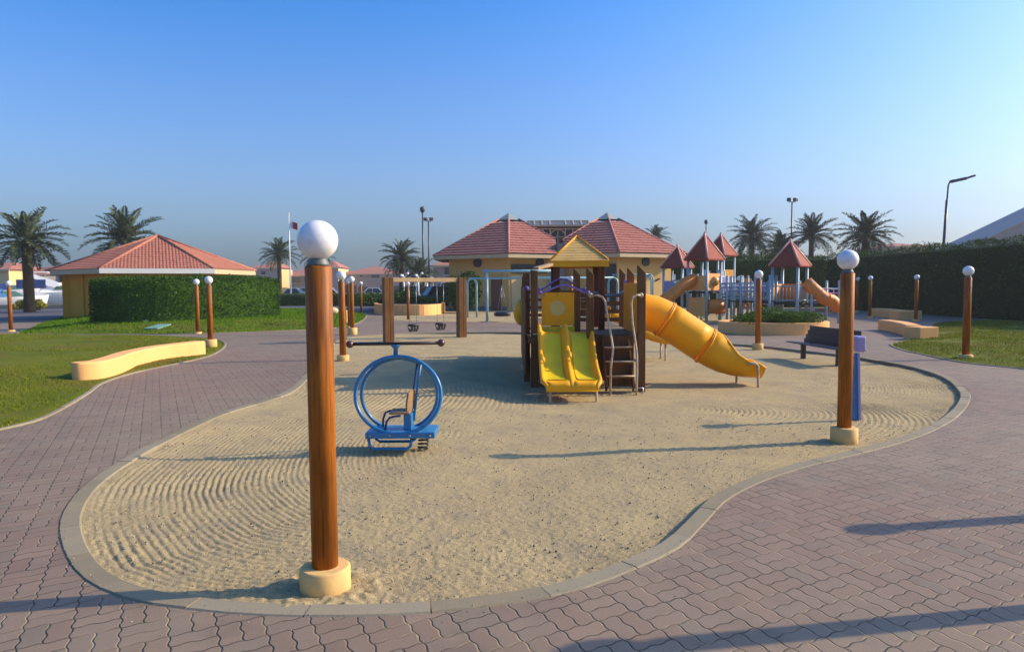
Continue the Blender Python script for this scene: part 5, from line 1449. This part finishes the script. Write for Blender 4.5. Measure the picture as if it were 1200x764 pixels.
# ================================================================== BOATS
def boat(name,label,cx,cy,L,Wd,h,rz,cover=None,fly=False):
    t=thing(name,label,'boat',(cx,cy,0),'boats moored in the marina',rz)
    rows=[]
    for i in range(13):
        f=i/12; x=-L/2+L*f; w_=Wd/2*(1-max(0,(f-.45)/.55)**2.2); k=.55*w_; sh=h*(1+.25*f*f)
        rows.append([(x+.3*f*L*.12,-w_,sh),(x,-k*1.4 if w_>.05 else -k,h*.35),(x-.02*L*f,-k*.2,-.15),(x-.02*L*f,k*.2,-.15),(x,k*1.4 if w_>.05 else k,h*.35),(x+.3*f*L*.12,w_,sh)])
    mb=MB(); mb.sheet(rows,True); mb.add(rows[0],[tuple(range(6))]); mb.build('hull',M['gel'],t,origin=(0,0,0))
    mb=MB(); mb.sheet([[r[0],r[5]] for r in rows],False); mb.build('boat_deck',M['gel'],t,origin=(0,0,0))
    if fly:
        MB().add([(-.18*L,-Wd*.36,h),(.26*L,-Wd*.26,h),(.26*L,Wd*.26,h),(-.18*L,Wd*.36,h),(-.16*L,-Wd*.31,h+.95),(.10*L,-Wd*.24,h+.95),(.10*L,Wd*.24,h+.95),(-.16*L,Wd*.31,h+.95)],[(0,3,2,1),(4,5,6,7),(0,1,5,4),(1,2,6,5),(2,3,7,6),(3,0,4,7)]).build('cabin',M['gel'],t,.05,origin=(0,0,0))
        for s in (-1,1):
            MB().plate([(-.06*L,.28),(.12*L,.28),(.07*L,.65),(-.03*L,.65)],((0,s*Wd*.345,h),(1,s*-.06,0),(0,-s*.10,1)),.03).build('cabin_window',M['greenglass'],t,origin=(0,0,0))
            mb=MB(); mb.plate([(-.30*L,1.9),(-.245*L,1.9),(-.03*L,.95),(.0,.6),(-.10*L,.6)],((0,s*Wd*.40,h),(1,0,0),(0,-s*.12,1)),.10); mb.build('radar_arch',M['gel'],t,origin=(0,0,0))
        MB().bx(-.31*L,-.10*L,-Wd*.36,Wd*.36,h+1.9,h+2.0).build('hardtop',M['gel'],t,.03,origin=(0,0,0))
        MB().bx(-.36*L,-.12*L,-Wd*.40,Wd*.40,h+.45,h+1.25).build('canvas_cover',M['canvas'],t,.05,origin=(0,0,0))
        MB().tube([(-.25*L,0,h+2.0),(-.28*L,0,h+4.2)],.025,6).build('antenna',M['flagpole'],t,origin=(0,0,0))
    else:
        MB().add([(-.1*L,-Wd*.3,h),(.25*L,-Wd*.2,h),(.25*L,Wd*.2,h),(-.1*L,Wd*.3,h),(-.05*L,-Wd*.25,h+.6),(.10*L,-Wd*.18,h+.6),(.10*L,Wd*.18,h+.6),(-.05*L,Wd*.25,h+.6)],[(4,5,6,7),(0,1,5,4),(1,2,6,5),(2,3,7,6),(3,0,4,7)]).build('windscreen',M['greenglass'],t,.03,origin=(0,0,0))
        if cover: MB().add([(-.48*L,-Wd*.47,h+.03),(.0,-Wd*.47,h+.05),(.0,Wd*.47,h+.05),(-.48*L,Wd*.47,h+.03),(-.45*L,0,h+.55),(-.05*L,0,h+.8)],[(0,1,5,4),(1,2,5),(2,3,4,5),(3,0,4)]).build('boat_cover',M[cover],t,origin=(0,0,0))
    return t
p=G(62,362); boat('motor_yacht','white motor yacht with navy canvas and a slanted radar arch',A(73,350,66).x,66,9.5,3.2,1.3,R(28),fly=True)
boat('motor_boat','small white boat with a blue cover at the left picture edge',A(8,350,62).x,62,6,2.2,.9,R(40),'bluecover')
boat('motor_boat','white boat with a dark canopy behind the leftmost lamp',A(14,345,74).x,74,8,2.6,1.5,R(35),'canvas')
boat('motor_boat','white open boat moored farthest behind the palm trunk',A(30,343,84).x,84,7,2.4,1.1,R(15),None)
# quay edge and flowering plants
o=MB().bx(-62,-29.6,57.6,58.2,-.2,.35).build('quay_wall',M['concrete'],None,.02,origin=(-45,58,0)); tag(o,'low brown quay wall in front of the moored boats','wall')
for i,(px,lab) in enumerate(((24,'yellow flowering plant left of the thick palm trunk'),(38,'yellow flowering plant right at the thick palm trunk'),(46,'yellow flowering plant at the right of the quay bed'))):
    q=A(px,358,54); o=bush_mesh('flowering_plant',(q.x,54,.42),(.62,.4,.5),900,.16,M['flower'],None,.4,5,.01); tag(o,lab,'plant','yellow flowering plants at the quay')

# ================================================================== CARS
def car(label,px,Y,rz,paint,L=4.5,H=1.5,suv=False):
    q=A(px,345,Y); t=thing('parked_car',label,'car',(q.x,Y,0),'cars parked on the far road',rz); Wd=1.8; O=(0,0,0)
    bh=.55*H; hood=.28*L
    prof=[(-L/2,.35),(-L/2+.05,bh*.95),(-L/2+.15,bh),(L/2-hood,bh),(L/2-.15,bh*.86),(L/2,bh*.6),(L/2,.35)]
    mb=MB(); n=len(prof); V=[(x,-Wd/2,z) for x,z in prof]+[(x,Wd/2,z) for x,z in prof]
    mb.add(V,[tuple(range(n)),tuple(range(2*n-1,n-1,-1))]+[(i,n+i,n+(i+1)%n,(i+1)%n) for i in range(n)]); mb.build('body',M[paint],t,.06,origin=O)
    xr0,xr1=(-L/2+.12,L/2-hood-.1) if suv else (-L/2+.55,L/2-hood-.05)
    t0,t1=(xr0+.15,xr1-.55) if suv else (xr0+.55,xr1-.65); wt=Wd*.40
    mb=MB().add([(xr0,-Wd*.48,bh),(xr1,-Wd*.48,bh),(xr1,Wd*.48,bh),(xr0,Wd*.48,bh),(t0,-wt,H-.05),(t1,-wt,H-.05),(t1,wt,H-.05),(t0,wt,H-.05)],[(0,1,5,4),(1,2,6,5),(2,3,7,6),(3,0,4,7)]); mb.build('window',M['darkglass'],t,origin=O)
    MB().bx(t0-.03,t1+.03,-wt-.02,wt+.02,H-.06,H).build('roof',M[paint],t,.03,origin=O)
    for s in (-1,1):
        mb=MB()
        for f in (.0,.45,1.0):
            xb=xr0+(xr1-xr0)*f; xt=t0+(t1-t0)*f; mb.beam((xb,s*Wd*.485,bh),(xt,s*(wt+.012),H-.04),.06,.05)
        mb.build('pillar',M[paint],t,origin=O)
        for x in (-L*.31,L*.31):
            w_=MB().tube([(x,s*(Wd/2-.20),.33),(x,s*(Wd/2+.01),.33)],.33,18).build('wheel',M['tyre'],t,origin=O)
            MB().tube([(x,s*(Wd/2+.012),.33),(x,s*(Wd/2+.02),.33)],.19,12).build('rim',M['steel'],w_,origin=O)
        MB().bx(L/2-.10,L/2+.01,s*Wd*.40-.18,s*Wd*.40+.18,bh*.66,bh*.84).build('headlight',M['gel'],t,origin=O)
        MB().bx(-L/2-.01,-L/2+.08,s*Wd*.42-.12,s*Wd*.42+.12,bh*.66,bh*.92).build('tail_light',M['redlamp'],t,origin=O)
    return t
car('navy blue estate car parked behind the long planter',509,58,R(205),'carblue',4.6,1.7,True)
car('white van like car showing above the navy blue car',521,70,R(200),'carwhite',5.0,2.1,True)
car('white pickup sized car parked behind the baby swing frame',482,84,R(170),'carwhite',4.8,1.75,True)
car('white saloon car parked between the thin lamps and the swing frame',441,96,R(10),'carwhite')
car('white car partly hidden right of the large foreground post',388,98,R(5),'carwhite')
car('silver car behind the white flagpole',348,96,R(0),'carsilver',4.4,1.45)
car('white car just left of the large foreground post',356,110,R(12),'carwhite',4.6,1.6,True)
# white umbrella-like kiosk lamps near the palms
def cluster_lamp(px,top,Y,label,n=3):
    q=A(px,top,Y); t=thing('cluster_lamp',label,'lamp',(q.x,Y,0),'white cluster lamps by the palms')
    MB().tube([(q.x,Y,-.2),(q.x,Y,q.z-.3)],.09,8).build('pole',M['flagpole'],t)
    for k in range(n):
        a=2*math.pi*k/n; c=(q.x+.38*math.cos(a),Y+.38*math.sin(a),q.z-.25+.2*(k==0))
        MB().tube([(q.x,Y,q.z-.5),c],.03,6).build('arm',M['flagpole'],t); MB().ball(c,.14,14,10).build('globe',M['globe'],t)
cluster_lamp(473,320,66,'white cluster lamp under the taller floodlit palm'); cluster_lamp(490,320,68,'white cluster lamp right below the floodlight masts'); cluster_lamp(500,322,72,'white cluster lamp nearest the left pavilion',2)

# ================================================================== MASTS, FLAG, STREET LAMP, TENT
def mast(px,top,Y,label,style):
    q=A(px,top,Y); t=thing('floodlight_mast',label,'light mast',(q.x,Y,0),'dark light masts')
    MB().tube([(q.x,Y,-.2),(q.x,Y,q.z*.5),(q.x,Y,q.z-.4)],[.13,.10,.07],10).build('pole',M['polepaint'],t)
    if style==0: MB().lathe([(.10,q.z-.5),(.25,q.z-.35),(.28,q.z),(.15,q.z+.15)],14,(q.x,Y,0)).build('lamp_head',M['polepaint'],t)
    else:
        MB().beam((q.x-.35,Y,q.z-.35),(q.x+.35,Y,q.z-.35),.07,.07).build('cross_arm',M['polepaint'],t)
        for s in (-1,1): MB().bx(q.x+s*.34-.20,q.x+s*.34+.20,Y-.2,Y+.15,q.z-.28,q.z+.08,s*.5).build('floodlight',M['polepaint'],t,.03)
    return t
mast(495,244,74,'taller dark mast with a round head above the palms',0); mast(502,256,82,'thinner dark mast with small twin lamps beside the taller one',1)
mast(928.3,233,72,'dark mast with twin lamps behind the right climbing tower',1); mast(827.5,259,100,'short thin mast behind the middle climbing tower roof',0)
Yl=46; q=A(1106,285,Yl); tp=A(1109.5,212,Yl)
t=thing('street_lamp','dark street lamp with a long angled head above the right hedge','street lamp',(q.x,Yl,0))
MB().tube([(q.x-.2,Yl,-.2),(q.x,Yl,q.z),(q.x+.12,Yl,tp.z*.85)],[.11,.09,.08],10).build('pole',M['polepaint'],t)
MB().tube([(q.x+.12,Yl,tp.z*.84),(q.x+.18,Yl,tp.z-.3),(q.x+.3,Yl,tp.z-.02),(q.x+.55,Yl,tp.z+.05)],.05,8).build('arm',M['polepaint'],t)
h0,h1=A(1115,213,Yl),A(1142,207,Yl); mid=h0.lerp(h1,.62)
MB().beam(h0,mid,.34,.20).build('lamp_head',M['polepaint'],t,.04); MB().beam(mid,h1+Vector((0,0,.06)),.30,.13).build('lamp_cover',M['polepaint'],t,.03)
Yf=80; q=A(338.3,250,Yf)
t=thing('flagpole','tall white flagpole behind the left hedge','flagpole',(q.x,Yf,0))
MB().tube([(q.x,Yf,-.2),(q.x,Yf,q.z)],[.10,.05],10).build('pole',M['flagpole'],t); MB().ball((q.x,Yf,q.z),.09,10,8).build('finial',M['flagpole'],t)
fz=A(338,262,Yf).z; f=thing('flag','small red and white flag with a serrated edge on the flagpole','flag',(q.x+.05,Yf,fz))
n=5; hgt=.8; s0=.28
def fl(u,v): return (q.x+.06+u,Yf+.09*math.sin(u*5+v),fz+.3-v-.10*u*u-.22*u)
rows=[];
poly=[(0,0),(s0,0)]+[(s0+(.13 if k%2 else -.0),hgt*k/10) for k in range(1,10)]+[(s0,hgt),(0,hgt)]
MB().add([fl(*p) for p in poly],[tuple(range(len(poly)))]).build('white_field',M['flagwhite'],f,solid=.01)
poly=[(s0,0),(.95,0),(.95,hgt),(s0,hgt)]+[(s0+(.13 if k%2 else -.0),hgt*k/10) for k in range(9,0,-1)]
MB().add([fl(*p) for p in poly],[tuple(range(len(poly)))]).build('red_field',M['flagred'],f,solid=.01)
# tent roof
t=thing('marquee_tent','large grey tent roof rising behind the right tall hedge','tent',(50,64,0))
xa,xb=37.6,55.0; za,zb=4.1,12.4
mb=MB(); mb.add([(xa,58,za),(xb,58,zb),(2*xb-xa,58,za),(xa,63,za),(xb,63,zb),(2*xb-xa,63,za)],[(0,1,4,3),(1,2,5,4),(0,2,1),(3,4,5)]); mb.build('roof',M['tent'],t)
mb=MB()
for f in (.0,): 
    y=58+5*f; mb.tube([(xa,y,za+.03),(xb,y,zb+.03)],.05,6)
mb.tube([(xa+6,57.98,za),(xb,57.98,zb-2.4)],.04,6)
mb.build('seam',M['fascia'],t)
MB().bx(xa+.3,2*xb-xa-.3,58.3,62.7,-.2,za).build('wall',M['tent'],t)

# ================================================================== AIR
hz=MB().bx(-1500,1500,-400,1700,-1.9,14.5).build('haze',None); hz['kind']='stuff'; hz['label']='thin pale haze hanging over the whole park'
mt=bpy.data.materials.new('haze_air'); mt.use_nodes=True; n=mt.node_tree; n.nodes.remove(n.nodes['Principled BSDF'])
vp=n.nodes.new('ShaderNodeVolumePrincipled'); vp.inputs['Color'].default_value=(.92,.92,.92,1); vp.inputs['Density'].default_value=.0006; vp.inputs['Anisotropy'].default_value=.25
n.links.new(vp.outputs[0],n.nodes['Material Output'].inputs['Volume']); hz.data.materials.append(mt)
